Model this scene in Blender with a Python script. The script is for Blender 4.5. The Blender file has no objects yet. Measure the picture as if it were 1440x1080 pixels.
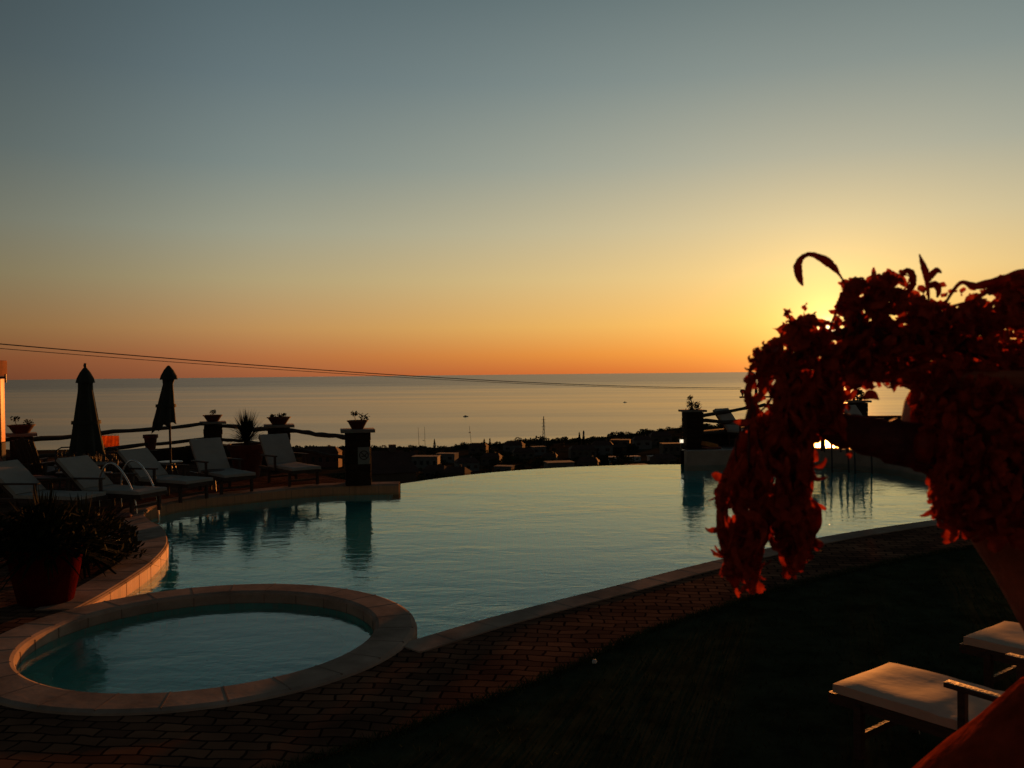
import bpy, bmesh, math, random
from mathutils import Vector, Matrix, noise
from mathutils.geometry import tessellate_polygon
R = random.Random(7)
rad = math.radians
SC = bpy.context.scene
COL = SC.collection

# ---------------------------------------------------------------- camera
F = 1250.0                       # focal length in photo pixels (1440 wide)
CZ = 2.2                         # eye height above the pool terrace
PITCH = math.atan(.0112); ROLL = .0105
_R0 = Vector((1, 0, 0)); _U0 = Vector((0, math.sin(PITCH), math.cos(PITCH))); _F0 = Vector((0, math.cos(PITCH), -math.sin(PITCH)))
_R = _R0*math.cos(ROLL) - _U0*math.sin(ROLL)
_U = _R0*math.sin(ROLL) + _U0*math.cos(ROLL)
cam_d = bpy.data.cameras.new('camera'); cam = bpy.data.objects.new('camera', cam_d); COL.objects.link(cam)
cam.matrix_world = Matrix.Translation((0, 0, CZ)) @ Matrix((( _R.x, _U.x, -_F0.x, 0), (_R.y, _U.y, -_F0.y, 0), (_R.z, _U.z, -_F0.z, 0), (0, 0, 0, 1)))
cam_d.sensor_width = 36; cam_d.lens = F/1440*36
cam_d.clip_start = .05; cam_d.clip_end = 200000
cam_d.dof.use_dof = True; cam_d.dof.focus_distance = 12; cam_d.dof.aperture_fstop = 4.5
SC.camera = cam

# ---------------------------------------------------------------- sky, sun, exposure
SUN_AZ, SUN_EL = rad(19.6), rad(2.55)         # azimuth from +Y towards +X
SD = Vector((math.sin(SUN_AZ)*math.cos(SUN_EL), math.cos(SUN_AZ)*math.cos(SUN_EL), math.sin(SUN_EL)))
def lin(r, g, b):
    f = lambda c: (c/255/12.92) if c/255 <= .04045 else ((c/255+.055)/1.055)**2.4
    return (f(r), f(g), f(b), 1)
W = bpy.data.worlds.new("World"); SC.world = W; W.use_nodes = True
nt = W.node_tree; N = nt.nodes; L = nt.links; N.clear()
def nd(t, **k):
    n = N.new(t)
    for a, b in k.items(): setattr(n, a, b)
    return n
def mth(op, a, b=None, c=None):
    n = nd('ShaderNodeMath', operation=op)
    for i, v in enumerate((a, b, c)):
        if v is None: continue
        if isinstance(v, (int, float)): n.inputs[i].default_value = v
        else: L.new(v, n.inputs[i])
    return n.outputs[0]
def vmul(col, fac):           # colour * scalar
    n = nd('ShaderNodeVectorMath', operation='SCALE')
    if isinstance(col, tuple): n.inputs[0].default_value = col[:3]
    else: L.new(col, n.inputs[0])
    if isinstance(fac, (int, float)): n.inputs['Scale'].default_value = fac
    else: L.new(fac, n.inputs['Scale'])
    return n.outputs[0]
def vop(op, a, b):
    n = nd('ShaderNodeVectorMath', operation=op)
    for i, v in enumerate((a, b)):
        if isinstance(v, tuple): n.inputs[i].default_value = v[:3]
        else: L.new(v, n.inputs[i])
    return n.outputs[0]
def ramp(fac, stops):
    n = nd('ShaderNodeValToRGB'); cr = n.color_ramp
    while len(cr.elements) > 1: cr.elements.remove(cr.elements[-1])
    cr.elements[0].position = stops[0][0]; cr.elements[0].color = stops[0][1]
    for p, c in stops[1:]:
        e = cr.elements.new(p); e.color = c
    L.new(fac, n.inputs[0]); return n.outputs[0]
tc = nd('ShaderNodeTexCoord')
nrm = nd('ShaderNodeVectorMath', operation='NORMALIZE'); L.new(tc.outputs['Generated'], nrm.inputs[0])
sep = nd('ShaderNodeSeparateXYZ'); L.new(nrm.outputs[0], sep.inputs[0])
el = mth('MULTIPLY', mth('ARCSINE', sep.outputs[2]), 57.2958)
dn = nd('ShaderNodeVectorMath', operation='DOT_PRODUCT'); L.new(nrm.outputs[0], dn.inputs[0]); dn.inputs[1].default_value = SD
ang = mth('MULTIPLY', mth('ARCCOSINE', mth('MINIMUM', dn.outputs['Value'], .9999999)), 57.2958)
# azimuth distance from the sun
hz = nd('ShaderNodeCombineXYZ'); L.new(sep.outputs[0], hz.inputs[0]); L.new(sep.outputs[1], hz.inputs[1])
hn = nd('ShaderNodeVectorMath', operation='NORMALIZE'); L.new(hz.outputs[0], hn.inputs[0])
hd = nd('ShaderNodeVectorMath', operation='DOT_PRODUCT'); L.new(hn.outputs[0], hd.inputs[0]); hd.inputs[1].default_value = (math.sin(SUN_AZ), math.cos(SUN_AZ), 0)
az = mth('MULTIPLY', mth('ARCCOSINE', mth('MINIMUM', hd.outputs['Value'], .999999)), 57.2958)
E = lambda d: max(0, d)/40
elf = mth('DIVIDE', mth('MAXIMUM', el, 0), 40)
near_ = ramp(elf, [(E(0), lin(218,112,48)), (E(1.2), lin(236,150,62)), (E(3), lin(238,184,98)), (E(6), lin(224,195,134)), (E(9), lin(200,188,150)), (E(13), lin(162,167,152)), (E(18), lin(126,141,139)), (E(24), lin(94,112,115)), (E(40), lin(50,66,74))])
far_ = ramp(elf, [(E(0), lin(148,88,58)), (E(1.2), lin(166,102,64)), (E(3), lin(178,134,86)), (E(6), lin(166,152,116)), (E(9), lin(148,151,134)), (E(13), lin(118,132,130)), (E(18), lin(96,113,118)), (E(24), lin(77,95,102)), (E(40), lin(34,48,56))])
azf = nd('ShaderNodeMapRange', interpolation_type='SMOOTHSTEP'); L.new(az, azf.inputs['Value'])
azf.inputs['From Min'].default_value = 3; azf.inputs['From Max'].default_value = 44
mx = nd('ShaderNodeMix', data_type='RGBA'); L.new(azf.outputs[0], mx.inputs['Factor']); L.new(near_, mx.inputs['A']); L.new(far_, mx.inputs['B'])
# the dusk sky darkens away from the sun
af = nd('ShaderNodeMapRange', interpolation_type='SMOOTHSTEP'); L.new(ang, af.inputs['Value'])
af.inputs['From Min'].default_value = 38; af.inputs['From Max'].default_value = 100; af.inputs['To Min'].default_value = 1; af.inputs['To Max'].default_value = .75
sf = nd('ShaderNodeMapRange', interpolation_type='SMOOTHSTEP'); L.new(az, sf.inputs['Value'])
sf.inputs['From Min'].default_value = 33; sf.inputs['From Max'].default_value = 54; sf.inputs['To Min'].default_value = 1; sf.inputs['To Max'].default_value = .55  # extra side fade put into the sky colour, like a vignette
base = vmul(vmul(mx.outputs['Result'], af.outputs[0]), sf.outputs[0])
def lobe(k, s, p=1.0): return mth('MULTIPLY', mth('EXPONENT', mth('MULTIPLY', mth('POWER', mth('DIVIDE', ang, k), p), -1)), s)
g = vop('ADD', vop('ADD', vmul((1, .62, .12), lobe(4.6, .55)), vmul((1, .78, .30), lobe(1.5, .9))), vmul((1, .9, .6), lobe(.42, 2.0, 2)))
sky = nd('ShaderNodeTexSky', sky_type='NISHITA', sun_disc=False)
sky.sun_elevation = SUN_EL; sky.sun_rotation = SUN_AZ; sky.air_density = 1.4; sky.dust_density = 2.0
nish = vmul(sky.outputs[0], .10)
tot = vop('ADD', vop('ADD', base, g), vmul(nish, .05))
bg = nd('ShaderNodeBackground'); L.new(tot, bg.inputs[0]); bg.inputs[1].default_value = 1.0
wo = nd('ShaderNodeOutputWorld'); L.new(bg.outputs[0], wo.inputs[0])

sl = bpy.data.lights.new('sun', 'SUN'); sun = bpy.data.objects.new('sun', sl); COL.objects.link(sun)
sl.energy = 4.6; sl.angle = rad(.5); sl.color = (1, .31, .055)
sun.rotation_euler = SD.to_track_quat('Z', 'Y').to_euler(); sun.location = (10, 30, 20)
SC.view_settings.view_transform = 'Standard'; SC.view_settings.look = 'None'
SC.view_settings.exposure = 0; SC.view_settings.gamma = 1
SC.cycles.max_bounces = 10; SC.cycles.transmission_bounces = 8; SC.cycles.transparent_max_bounces = 16
SC.cycles.caustics_refractive = True; SC.cycles.caustics_reflective = False
SC.cycles.sample_clamp_indirect = 4

# ---------------------------------------------------------------- pixel -> world
def ray(x, y): return _R*((x-720)/F) + _U*((540-y)/F) + _F0
def P(x, y, z=0.0):              # point of the level z seen at photo pixel x, y
    d = ray(x, y); t = (z-CZ)/d.z
    return Vector((d.x*t, d.y*t, z))
def PD(x, y, dist):              # point at distance dist along +Y
    d = ray(x, y); t = dist/d.y
    return Vector((d.x*t, dist, CZ+d.z*t))
def pix(v):
    q = Vector(v)-Vector((0, 0, CZ)); w = q.dot(_F0)
    return 720+F*q.dot(_R)/w, 540-F*q.dot(_U)/w

# ---------------------------------------------------------------- materials
MATS = {}
def mat(name, col, rough=.8, var=.25, scale=6, bump=.0, bscale=30, metal=0, spec=.35, trans=0, col2=None, coat=0, stretch=None):
    if name in MATS: return MATS[name]
    m = bpy.data.materials.new(name); m.use_nodes = True; t = m.node_tree; b = t.nodes['Principled BSDF']
    b.inputs['Roughness'].default_value = rough; b.inputs['Metallic'].default_value = metal
    b.inputs['Specular IOR Level'].default_value = spec; b.inputs['Coat Weight'].default_value = coat
    tcn = t.nodes.new('ShaderNodeTexCoord'); src = tcn.outputs['Object']
    if stretch:
        mp = t.nodes.new('ShaderNodeMapping'); mp.inputs['Scale'].default_value = stretch; t.links.new(src, mp.inputs[0]); src = mp.outputs[0]
    nz = t.nodes.new('ShaderNodeTexNoise'); nz.inputs['Scale'].default_value = scale; nz.inputs['Detail'].default_value = 6; nz.inputs['Roughness'].default_value = .65
    t.links.new(src, nz.inputs[0])
    cr = t.nodes.new('ShaderNodeValToRGB'); cr.color_ramp.elements[0].position = .32; cr.color_ramp.elements[1].position = .68
    c2 = col2 or tuple(min(1, c*(1+var)) for c in col)
    cr.color_ramp.elements[0].color = (*[c*(1-var) for c in col], 1); cr.color_ramp.elements[1].color = (*c2, 1)
    t.links.new(nz.outputs[0], cr.inputs[0]); t.links.new(cr.outputs[0], b.inputs['Base Color'])
    if bump:
        n2 = t.nodes.new('ShaderNodeTexNoise'); n2.inputs['Scale'].default_value = bscale; n2.inputs['Detail'].default_value = 5; t.links.new(src, n2.inputs[0])
        bp = t.nodes.new('ShaderNodeBump'); bp.inputs['Strength'].default_value = bump; bp.inputs['Distance'].default_value = .02
        t.links.new(n2.outputs[0], bp.inputs['Height']); t.links.new(bp.outputs[0], b.inputs['Normal'])
    if trans:
        out = t.nodes['Material Output']; tr = t.nodes.new('ShaderNodeBsdfTranslucent'); ms = t.nodes.new('ShaderNodeMixShader')
        ms.inputs[0].default_value = trans; t.links.new(cr.outputs[0], tr.inputs[0]); t.links.new(b.outputs[0], ms.inputs[1]); t.links.new(tr.outputs[0], ms.inputs[2]); t.links.new(ms.outputs[0], out.inputs[0])
    MATS[name] = m; return m

M_wood = mat('dark_wood', (.045, .022, .012), .6, .4, 9, .3, 40, stretch=(1, 1, 6))
M_log = mat('log_wood', (.03, .02, .013), .85, .4, 8, .6, 30)
M_cush = mat('white_cushion', (.33, .30, .26), .8, .08, 5, .12, 9, spec=0)
M_cushn = mat('vinyl_cushion', (.50, .36, .26), .6, .12, 4, .15, 7, spec=.006)
M_pink = mat('pink_towel', (.20, .08, .06), .9, .25, 8, .3, 20)
M_orange = mat('orange_cushion', (.55, .22, .05), .8, .2, 8, trans=.4)
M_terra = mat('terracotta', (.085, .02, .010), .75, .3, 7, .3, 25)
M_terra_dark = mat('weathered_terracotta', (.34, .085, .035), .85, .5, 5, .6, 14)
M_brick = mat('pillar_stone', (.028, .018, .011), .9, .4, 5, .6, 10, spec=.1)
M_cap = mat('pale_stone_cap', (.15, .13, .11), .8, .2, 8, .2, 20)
M_green = mat('dark_leaf', (.010, .013, .005), .85, .5, 9, trans=.15, spec=.05)
M_soil = mat('soil', (.02, .014, .01), .95)
M_canvas = mat('dark_green_canvas', (.018, .022, .014), .85, .25, 5, .3, 20)
M_metal = mat('steel', (.55, .53, .5), .25, .05, 5, metal=1)
M_iron = mat('dark_iron', (.03, .03, .03), .5, .2, 5)
M_plaster = mat('pool_plaster', (.30, .22, .17), .8, .18, 2.5, .3, 25)
M_coping = mat('coping_stone', (.31, .225, .17), .85, .4, 1.6, .08, 18, spec=0)
M_red = mat('withered_leaf', (.34, .024, .012), .8, .65, 30, .4, 40, trans=.36, col2=(.64, .070, .028), spec=.05)
M_stem = mat('dark_stem', (.09, .016, .010), .8, .5, 20, .7, 30)
M_rope = mat('white_cord', (.5, .47, .42), .8)
M_house = mat('house_render', (.10, .098, .092), .9, .25, .15)
M_house2 = mat('house_ochre', (.07, .055, .042), .9, .25, .15)
M_roof = mat('house_tiles', (.06, .024, .014), .9, .3, .5)
M_win = mat('window_glass', (.01, .012, .015), .2, .1, 2, spec=.6)
M_cable = mat('cable_black', (.012, .012, .014), .6)

# ---------------------------------------------------------------- mesh helpers
M_joint = mat('mortar_joint', (.23, .16, .12), .9, .2, spec=0)
class MB:
    def __init__(s): s.bm = bmesh.new()
    def face(s, vs):
        try: return s.bm.faces.new([s.bm.verts.new(v) for v in vs])
        except ValueError: pass
    def box(s, c, size, rot=None, bevel=0):
        m = Matrix.Translation(c) @ (rot.to_4x4() if rot else Matrix()) @ Matrix.Diagonal((*size, 1))
        r = bmesh.ops.create_cube(s.bm, size=1, matrix=m)
        if bevel: 
            es = list({e for v in r['verts'] for e in v.link_edges})
            bmesh.ops.bevel(s.bm, geom=es, offset=bevel, segments=2, affect='EDGES', profile=.6)
        return s
    def beam(s, a, b, w, h, bevel=0):
        a, b = Vector(a), Vector(b); d = b-a
        q = d.to_track_quat('X', 'Z').to_matrix()
        return s.box((a+b)/2, (d.length, w, h), q, bevel)
    def tube(s, pts, r, n=8, cap=True, wob=0):
        pts = [Vector(p) for p in pts]; k = len(pts); rs = r if isinstance(r, (list, tuple)) else [r]*k
        rings = []; up = Vector((0, 0, 1))
        for i, p in enumerate(pts):
            t = (pts[min(i+1, k-1)]-pts[max(i-1, 0)]).normalized()
            if abs(t.dot(up)) > .95: up = Vector((1, .1, 0)).normalized()
            a = t.cross(up).normalized(); b = a.cross(t).normalized(); up = b
            rings.append([s.bm.verts.new(p+(a*math.cos(6.28318*j/n)+b*math.sin(6.28318*j/n))*rs[i]*(1+R.uniform(-wob, wob))) for j in range(n)])
        for i in range(k-1):
            for j in range(n): s.bm.faces.new((rings[i][j], rings[i][(j+1) % n], rings[i+1][(j+1) % n], rings[i+1][j]))
        if cap: s.bm.faces.new(rings[0][::-1]); s.bm.faces.new(rings[-1])
        return s
    def lathe(s, prof, c=(0, 0, 0), n=28, flute=0, fl_n=8, caps=True, wob=0):
        c = Vector(c); rings = []
        for r, z in prof:
            rings.append([s.bm.verts.new(c+Vector((r*(1+flute*math.cos(fl_n*6.28318*j/n))*math.cos(6.28318*j/n), r*(1+flute*math.cos(fl_n*6.28318*j/n))*math.sin(6.28318*j/n), z))*1.0 + Vector([R.uniform(-wob, wob) for _ in range(3)])) for j in range(n)])
        for i in range(len(rings)-1):
            for j in range(n): s.bm.faces.new((rings[i][j], rings[i][(j+1) % n], rings[i+1][(j+1) % n], rings[i+1][j]))
        if caps: s.bm.faces.new(rings[0][::-1]); s.bm.faces.new(rings[-1])
        return s
    def prism(s, pts, z0, z1):
        pts = [Vector((p[0], p[1], 0)) for p in pts]
        tr = tessellate_polygon([pts])
        for z in (z0, z1):
            vs = [s.bm.verts.new((p.x, p.y, z)) for p in pts]
            for t in tr:
                try: s.bm.faces.new([vs[i] for i in t])
                except ValueError: pass
        for i in range(len(pts)):
            a, b = pts[i], pts[(i+1) % len(pts)]
            s.face([(a.x, a.y, z0), (b.x, b.y, z0), (b.x, b.y, z1), (a.x, a.y, z1)])
        bmesh.ops.remove_doubles(s.bm, verts=s.bm.verts, dist=1e-5)
        return s
    def build(s, name, m, parent=None, smooth=True, sharp=50, loc=None):
        bmesh.ops.recalc_face_normals(s.bm, faces=s.bm.faces)
        me = bpy.data.meshes.new(name); s.bm.to_mesh(me); s.bm.free(); me.materials.append(m)
        if smooth:
            me.polygons.foreach_set('use_smooth', [True]*len(me.polygons))
            me.set_sharp_from_angle(angle=rad(sharp))
        o = bpy.data.objects.new(name, me); COL.objects.link(o)
        if parent: o.parent = parent
        if loc: o.location = loc
        return o
def sheet(name, polys, z, m, parent=None):     # flat sheet; polys = [outer, hole...]
    pl = [[Vector((p[0], p[1], 0)) for p in q] for q in polys]
    flat = [p for q in pl for p in q]; b = MB(); vs = [b.bm.verts.new((p.x, p.y, z)) for p in flat]
    for t in tessellate_polygon(pl):
        try: b.bm.faces.new([vs[i] for i in t])
        except ValueError: pass
    bmesh.ops.recalc_face_normals(b.bm, faces=b.bm.faces)
    if sum(f.normal.z for f in b.bm.faces) < 0: bmesh.ops.reverse_faces(b.bm, faces=b.bm.faces)
    me = bpy.data.meshes.new(name); b.bm.to_mesh(me); b.bm.free(); me.materials.append(m)
    o = bpy.data.objects.new(name, me); COL.objects.link(o)
    if parent: o.parent = parent
    return o
def tag(o, label=None, cat=None, group=None, kind=None):
    if label: o['label'] = label
    if cat: o['category'] = cat
    if group: o['group'] = group
    if kind: o['kind'] = kind
    return o
def struct(o): o['kind'] = 'structure'; return o
def empty(name, loc, rz, label, cat, group=None):
    o = bpy.data.objects.new(name, None); COL.objects.link(o); o.location = loc; o.rotation_euler = (0, 0, rz); o.empty_display_size = .1
    return tag(o, label, cat, group)
def copy_tree(o, parent=None):
    c = o.copy(); COL.objects.link(c)
    if parent: c.parent = parent
    for ch in list(o.children): copy_tree(ch, c)
    return c
def dup(o, loc, rz, label, group=None, sc=None):
    c = copy_tree(o); c.location = loc; c.rotation_euler = (0, 0, rz); c['label'] = label
    if group: c['group'] = group
    if sc: c.scale = (sc, sc, sc)
    return c
def smooth_line(pts, k=6):        # Catmull-Rom through 2D/3D points
    pts = [Vector(p) for p in pts]; out = []
    for i in range(len(pts)-1):
        p0 = pts[max(i-1, 0)]; p1 = pts[i]; p2 = pts[i+1]; p3 = pts[min(i+2, len(pts)-1)]
        for j in range(k):
            t = j/k
            out.append(.5*((2*p1)+(p2-p0)*t+(2*p0-5*p1+4*p2-p3)*t*t+(3*p1-p0-3*p2+p3)*t**3))
    out.append(pts[-1]); return out

# ---------------------------------------------------------------- pool and terrace layout
ZW = -.17                                     # water level
SPA = Vector((-2.63, 7.55, 0)); SR, SRI = 1.79, 1.42
near = smooth_line([P(545, 911), P(597, 896), P(682, 871), P(774, 847), P(866, 824), P(1000, 790), P(1165, 754), P(1347, 727), P(1440, 716), P(1580, 706)])
right_far = smooth_line([P(1580, 700), P(1480, 684, ZW), P(1310, 667, ZW), P(1275, 660, ZW), P(1200, 652, ZW), P(1141, 649, ZW), P(1020, 652, ZW), P(962, 653, ZW)])
infinity = smooth_line([P(962, 653, ZW), P(880, 654, ZW), P(800, 657, ZW), P(720, 662, ZW), P(640, 670, ZW), P(561, 681, ZW)])
left_far = smooth_line([P(561, 681), P(450, 684), P(330, 695), P(260, 703), P(215, 713), P(203, 722), P(213, 733), P(228, 742), P(236, 757), P(233, 770), P(215, 790), P(190, 808), P(147, 835), P(105, 858)])
def inspa(p, r=SR-.1): return (Vector((p.x, p.y, 0))-SPA).length < r
near = [p for p in near if not inspa(p)]; left_far = [p for p in left_far if not inspa(p)]
a1 = math.atan2(near[0].y-SPA.y, near[0].x-SPA.x); a2 = math.atan2(left_far[-1].y-SPA.y, left_far[-1].x-SPA.x)
if a2 < a1: a2 += 2*math.pi
def arc(a, b, r, n=40): return [SPA+Vector((math.cos(a+(b-a)*i/n)*r, math.sin(a+(b-a)*i/n)*r, 0)) for i in range(n+1)]
far_arc = arc(a2, a1, SR-.05)                  # from left junction, over the pool side, to the right junction
near_arc = arc(a2, a1+2*math.pi, SR-.05)       # from left junction round the paved side
pool_poly = near+right_far[1:]+infinity[1:]+left_far[1:]+far_arc[1:-1]
hole_poly = near+right_far[1:]+infinity[1:]+left_far[1:]+near_arc[1:-1]
xy = lambda q: [(p.x, p.y) for p in q]

# pool basin
def tile_mat(name, c1, c2, mortar, sc):
    m = bpy.data.materials.new(name); m.use_nodes = True; t = m.node_tree; b = t.nodes['Principled BSDF']
    tcn = t.nodes.new('ShaderNodeTexCoord'); br = t.nodes.new('ShaderNodeTexBrick'); br.offset = 0
    br.inputs['Color1'].default_value = (*c1, 1); br.inputs['Color2'].default_value = (*c2, 1); br.inputs['Mortar'].default_value = (*mortar, 1)
    br.inputs['Scale'].default_value = sc; br.inputs['Mortar Size'].default_value = .012; br.inputs['Brick Width'].default_value = .3; br.inputs['Row Height'].default_value = .3
    t.links.new(tcn.outputs['Object'], br.inputs[0]); t.links.new(br.outputs[0], b.inputs['Base Color']); b.inputs['Roughness'].default_value = .4
    return m
M_tile = tile_mat('pool_mosaic', (.035, .38, .39), (.045, .42, .43), (.14, .36, .34), 3)
b = MB()
cyc = xy(pool_poly)
DEPTH = -1.35
for i in range(len(cyc)):
    p, q = cyc[i], cyc[(i+1) % len(cyc)]
    b.face([(p[0], p[1], DEPTH), (q[0], q[1], DEPTH), (q[0], q[1], ZW-.03), (p[0], p[1], ZW-.03)])
bo = b.build('pool_basin', M_tile, smooth=False); struct(bo)
struct(sheet('pool_floor', [cyc], DEPTH+.001, M_tile))

def water_mat(name, sc, strength, tint=(.80, .97, .97)):
    m = bpy.data.materials.new(name); m.use_nodes = True; t = m.node_tree; t.nodes.clear()
    o = t.nodes.new('ShaderNodeOutputMaterial'); gl = t.nodes.new('ShaderNodeBsdfGlass'); gl.inputs['IOR'].default_value = 1.33; gl.inputs['Roughness'].default_value = .0
    gl.inputs['Color'].default_value = (*tint, 1)
    tcn = t.nodes.new('ShaderNodeTexCoord'); mp = t.nodes.new('ShaderNodeMapping'); mp.inputs['Scale'].default_value = (.55, 1, 1); mp.inputs['Rotation'].default_value = (0, 0, .35)
    t.links.new(tcn.outputs['Object'], mp.inputs[0])
    hs = []
    for s_, d_, w_ in ((sc, 3, 1.0), (sc*3.3, 2, .32), (sc*.28, 2, 1.6)):
        n = t.nodes.new('ShaderNodeTexNoise'); n.inputs['Scale'].default_value = s_; n.inputs['Detail'].default_value = d_; n.inputs['Distortion'].default_value = .8
        t.links.new(mp.outputs[0], n.inputs[0]); mu = t.nodes.new('ShaderNodeMath'); mu.operation = 'MULTIPLY'; mu.inputs[1].default_value = w_; t.links.new(n.outputs[0], mu.inputs[0]); hs.append(mu)
    a = t.nodes.new('ShaderNodeMath'); t.links.new(hs[0].outputs[0], a.inputs[0]); t.links.new(hs[1].outputs[0], a.inputs[1])
    a2_ = t.nodes.new('ShaderNodeMath'); t.links.new(a.outputs[0], a2_.inputs[0]); t.links.new(hs[2].outputs[0], a2_.inputs[1])
    bp = t.nodes.new('ShaderNodeBump'); bp.inputs['Distance'].default_value = strength
    cn = t.nodes.new('ShaderNodeTexNoise'); cn.inputs['Scale'].default_value = .45; cn.inputs['Detail'].default_value = 2; t.links.new(mp.outputs[0], cn.inputs[0])   # calm and ruffled patches
    cm = t.nodes.new('ShaderNodeMapRange'); cm.inputs['From Min'].default_value = .38; cm.inputs['From Max'].default_value = .62; cm.inputs['To Min'].default_value = .45; cm.inputs['To Max'].default_value = 1.0; cm.clamp = True
    t.links.new(cn.outputs[0], cm.inputs[0]); t.links.new(cm.outputs[0], bp.inputs['Strength'])
    t.links.new(a2_.outputs[0], bp.inputs['Height']); t.links.new(bp.outputs[0], gl.inputs['Normal']); t.links.new(gl.outputs[0], o.inputs[0])
    return m
struct(sheet('pool_water', [cyc], ZW, water_mat('pool_water', 3.8, .0072, (.86, .98, .97))))
# weir wall of the infinity edge: outer gutter drop
b = MB()
inf2 = xy(infinity)
for i in range(len(inf2)-1):
    p, q = Vector((*inf2[i], 0)), Vector((*inf2[i+1], 0)); n_ = (q-p).cross(Vector((0, 0, 1))).normalized()*.18
    if n_.y < 0: n_ = -n_
    z0, z1 = -3.5, ZW-.004
    b.face([p+Vector((0,0,z1)), q+Vector((0,0,z1)), q+n_+Vector((0,0,z1-.02)), p+n_+Vector((0,0,z1-.02))])
    b.face([p+n_+Vector((0,0,z1-.02)), q+n_+Vector((0,0,z1-.02)), q+n_+Vector((0,0,z0)), p+n_+Vector((0,0,z0))])
tag(b.build('weir_wall', M_tile, smooth=False), 'thin tiled overflow wall along the far curved infinity edge of the large pool', 'pool wall')

# spa: raised ring, basin and water
root = empty('whirlpool', SPA, 0, 'round shallow whirlpool with a wide stone rim at the corner of the large pool', 'whirlpool')
b = MB(); ZR = .03
prof = [(SRI+.0, -.6), (SRI, ZR-.035), (SRI+.012, ZR-.012), (SRI+.04, ZR), (SR-.05, ZR), (SR-.012, ZR-.015), (SR, ZR-.045), (SR, -1.35)]
b.lathe(prof, n=96, caps=False); rim_ = b.build('rim', M_coping, root, sharp=12)
jb = MB()
for k in range(26):
    a = 6.28318*k/26+.05; u = Vector((math.cos(a), math.sin(a), 0)); jb.beam(u*(SRI+.03)+Vector((0, 0, ZR-.006)), u*(SR-.03)+Vector((0, 0, ZR-.006)), .009, .0145); jb.beam(u*(SRI-.001)+Vector((0, 0, ZR-.03)), u*(SRI-.001)+Vector((0, 0, -.1)), .008, .009)
me2 = bpy.data.meshes.new('t'); jb.bm.to_mesh(me2); jb.bm.free(); bm_ = bmesh.new(); bm_.from_mesh(rim_.data); nf = len(bm_.faces); bm_.from_mesh(me2); bm_.faces.ensure_lookup_table()
for f in bm_.faces[nf:]: f.material_index = 1
bm_.to_mesh(rim_.data); bm_.free(); rim_.data.materials.append(M_joint)
b = MB(); b.lathe([(.01, -.50), (SRI-.25, -.50), (SRI-.25, -.32), (SRI-.002, -.32), (SRI-.002, -.105)], n=72, caps=False); b.build('basin', tile_mat('spa_mosaic', (.10, .42, .36), (.12, .46, .40), (.2, .38, .32), 3), root, sharp=30)
wm = water_mat('whirlpool_water', 5.0, .0045, (.9, .98, .96))
b = MB(); b.face([(math.cos(i*math.pi/36)*(SRI-.001), math.sin(i*math.pi/36)*(SRI-.001), -.085) for i in range(72)])
wo_ = b.build('whirlpool_water', wm, None, smooth=False, loc=SPA); wo_['kind'] = 'structure'

# coping bands
def band(name, line, w, z0, z1, m, side=1, ext=None):
    b = MB(); k = len(line); outs = []
    for i in range(k):
        d = (line[min(i+1, k-1)]-line[max(i-1, 0)]); d.z = 0; d.normalize(); n_ = Vector((-d.y, d.x, 0))*side*w
        outs.append(n_)
    bev = .02
    prof = lambda p, n_: [Vector((p.x, p.y, z0)), Vector((p.x, p.y, z1-bev)), Vector((p.x, p.y, z1))+n_*(bev/w), Vector((p.x, p.y, z1))+n_, Vector((p.x, p.y, z0))+n_]
    rows = [[b.bm.verts.new(v) for v in prof(line[i], outs[i])] for i in range(k)]
    for i in range(k-1):
        for j in range(4): b.bm.faces.new((rows[i][j], rows[i+1][j], rows[i+1][j+1], rows[i][j+1]))
    b.bm.faces.new(rows[0]); b.bm.faces.new(rows[-1][::-1])
    o = b.build(name, m, sharp=35)
    acc = 0; jb = MB()                      # mortar joints between the coping stones
    for i in range(k-1):
        acc += (line[i+1]-line[i]).length
        if acc > .42:
            acc = 0; p = Vector((line[i].x, line[i].y, z1-.006)); a = p+outs[i]*.06; c = p+outs[i]*.995
            jb.beam(a, c, .009, .0145); q = Vector((line[i].x, line[i].y, 0))-outs[i]*.003; jb.beam(q+Vector((0, 0, z1-.03)), q+Vector((0, 0, max(z0, ZW))), .008, .009)
    me2 = bpy.data.meshes.new('t'); jb.bm.to_mesh(me2); jb.bm.free()
    bm_ = bmesh.new(); bm_.from_mesh(o.data); nf = len(bm_.faces); bm_.from_mesh(me2); bm_.faces.ensure_lookup_table()
    for f in bm_.faces[nf:]: f.material_index = 1
    bm_.to_mesh(o.data); bm_.free(); o.data.materials.append(M_joint)
    return o
struct(band('pool_coping_left', left_far, .38, -.40, .012, M_coping, -1))
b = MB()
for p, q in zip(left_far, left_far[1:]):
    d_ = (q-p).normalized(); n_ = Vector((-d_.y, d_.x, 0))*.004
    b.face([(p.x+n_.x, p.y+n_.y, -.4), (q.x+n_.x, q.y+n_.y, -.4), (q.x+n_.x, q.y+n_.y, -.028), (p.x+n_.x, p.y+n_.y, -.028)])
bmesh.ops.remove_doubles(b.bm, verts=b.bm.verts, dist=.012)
struct(b.build('sun_tinted_tiles', tile_mat('sun_tinted_mosaic', (.50, .24, .11), (.44, .20, .09), (.36, .18, .09), 4)))  # warm tile strip added to deepen the sunlit orange of the inner wall
struct(band('pool_coping_near', near, .30, -.40, .012, M_coping, -1))

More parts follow.
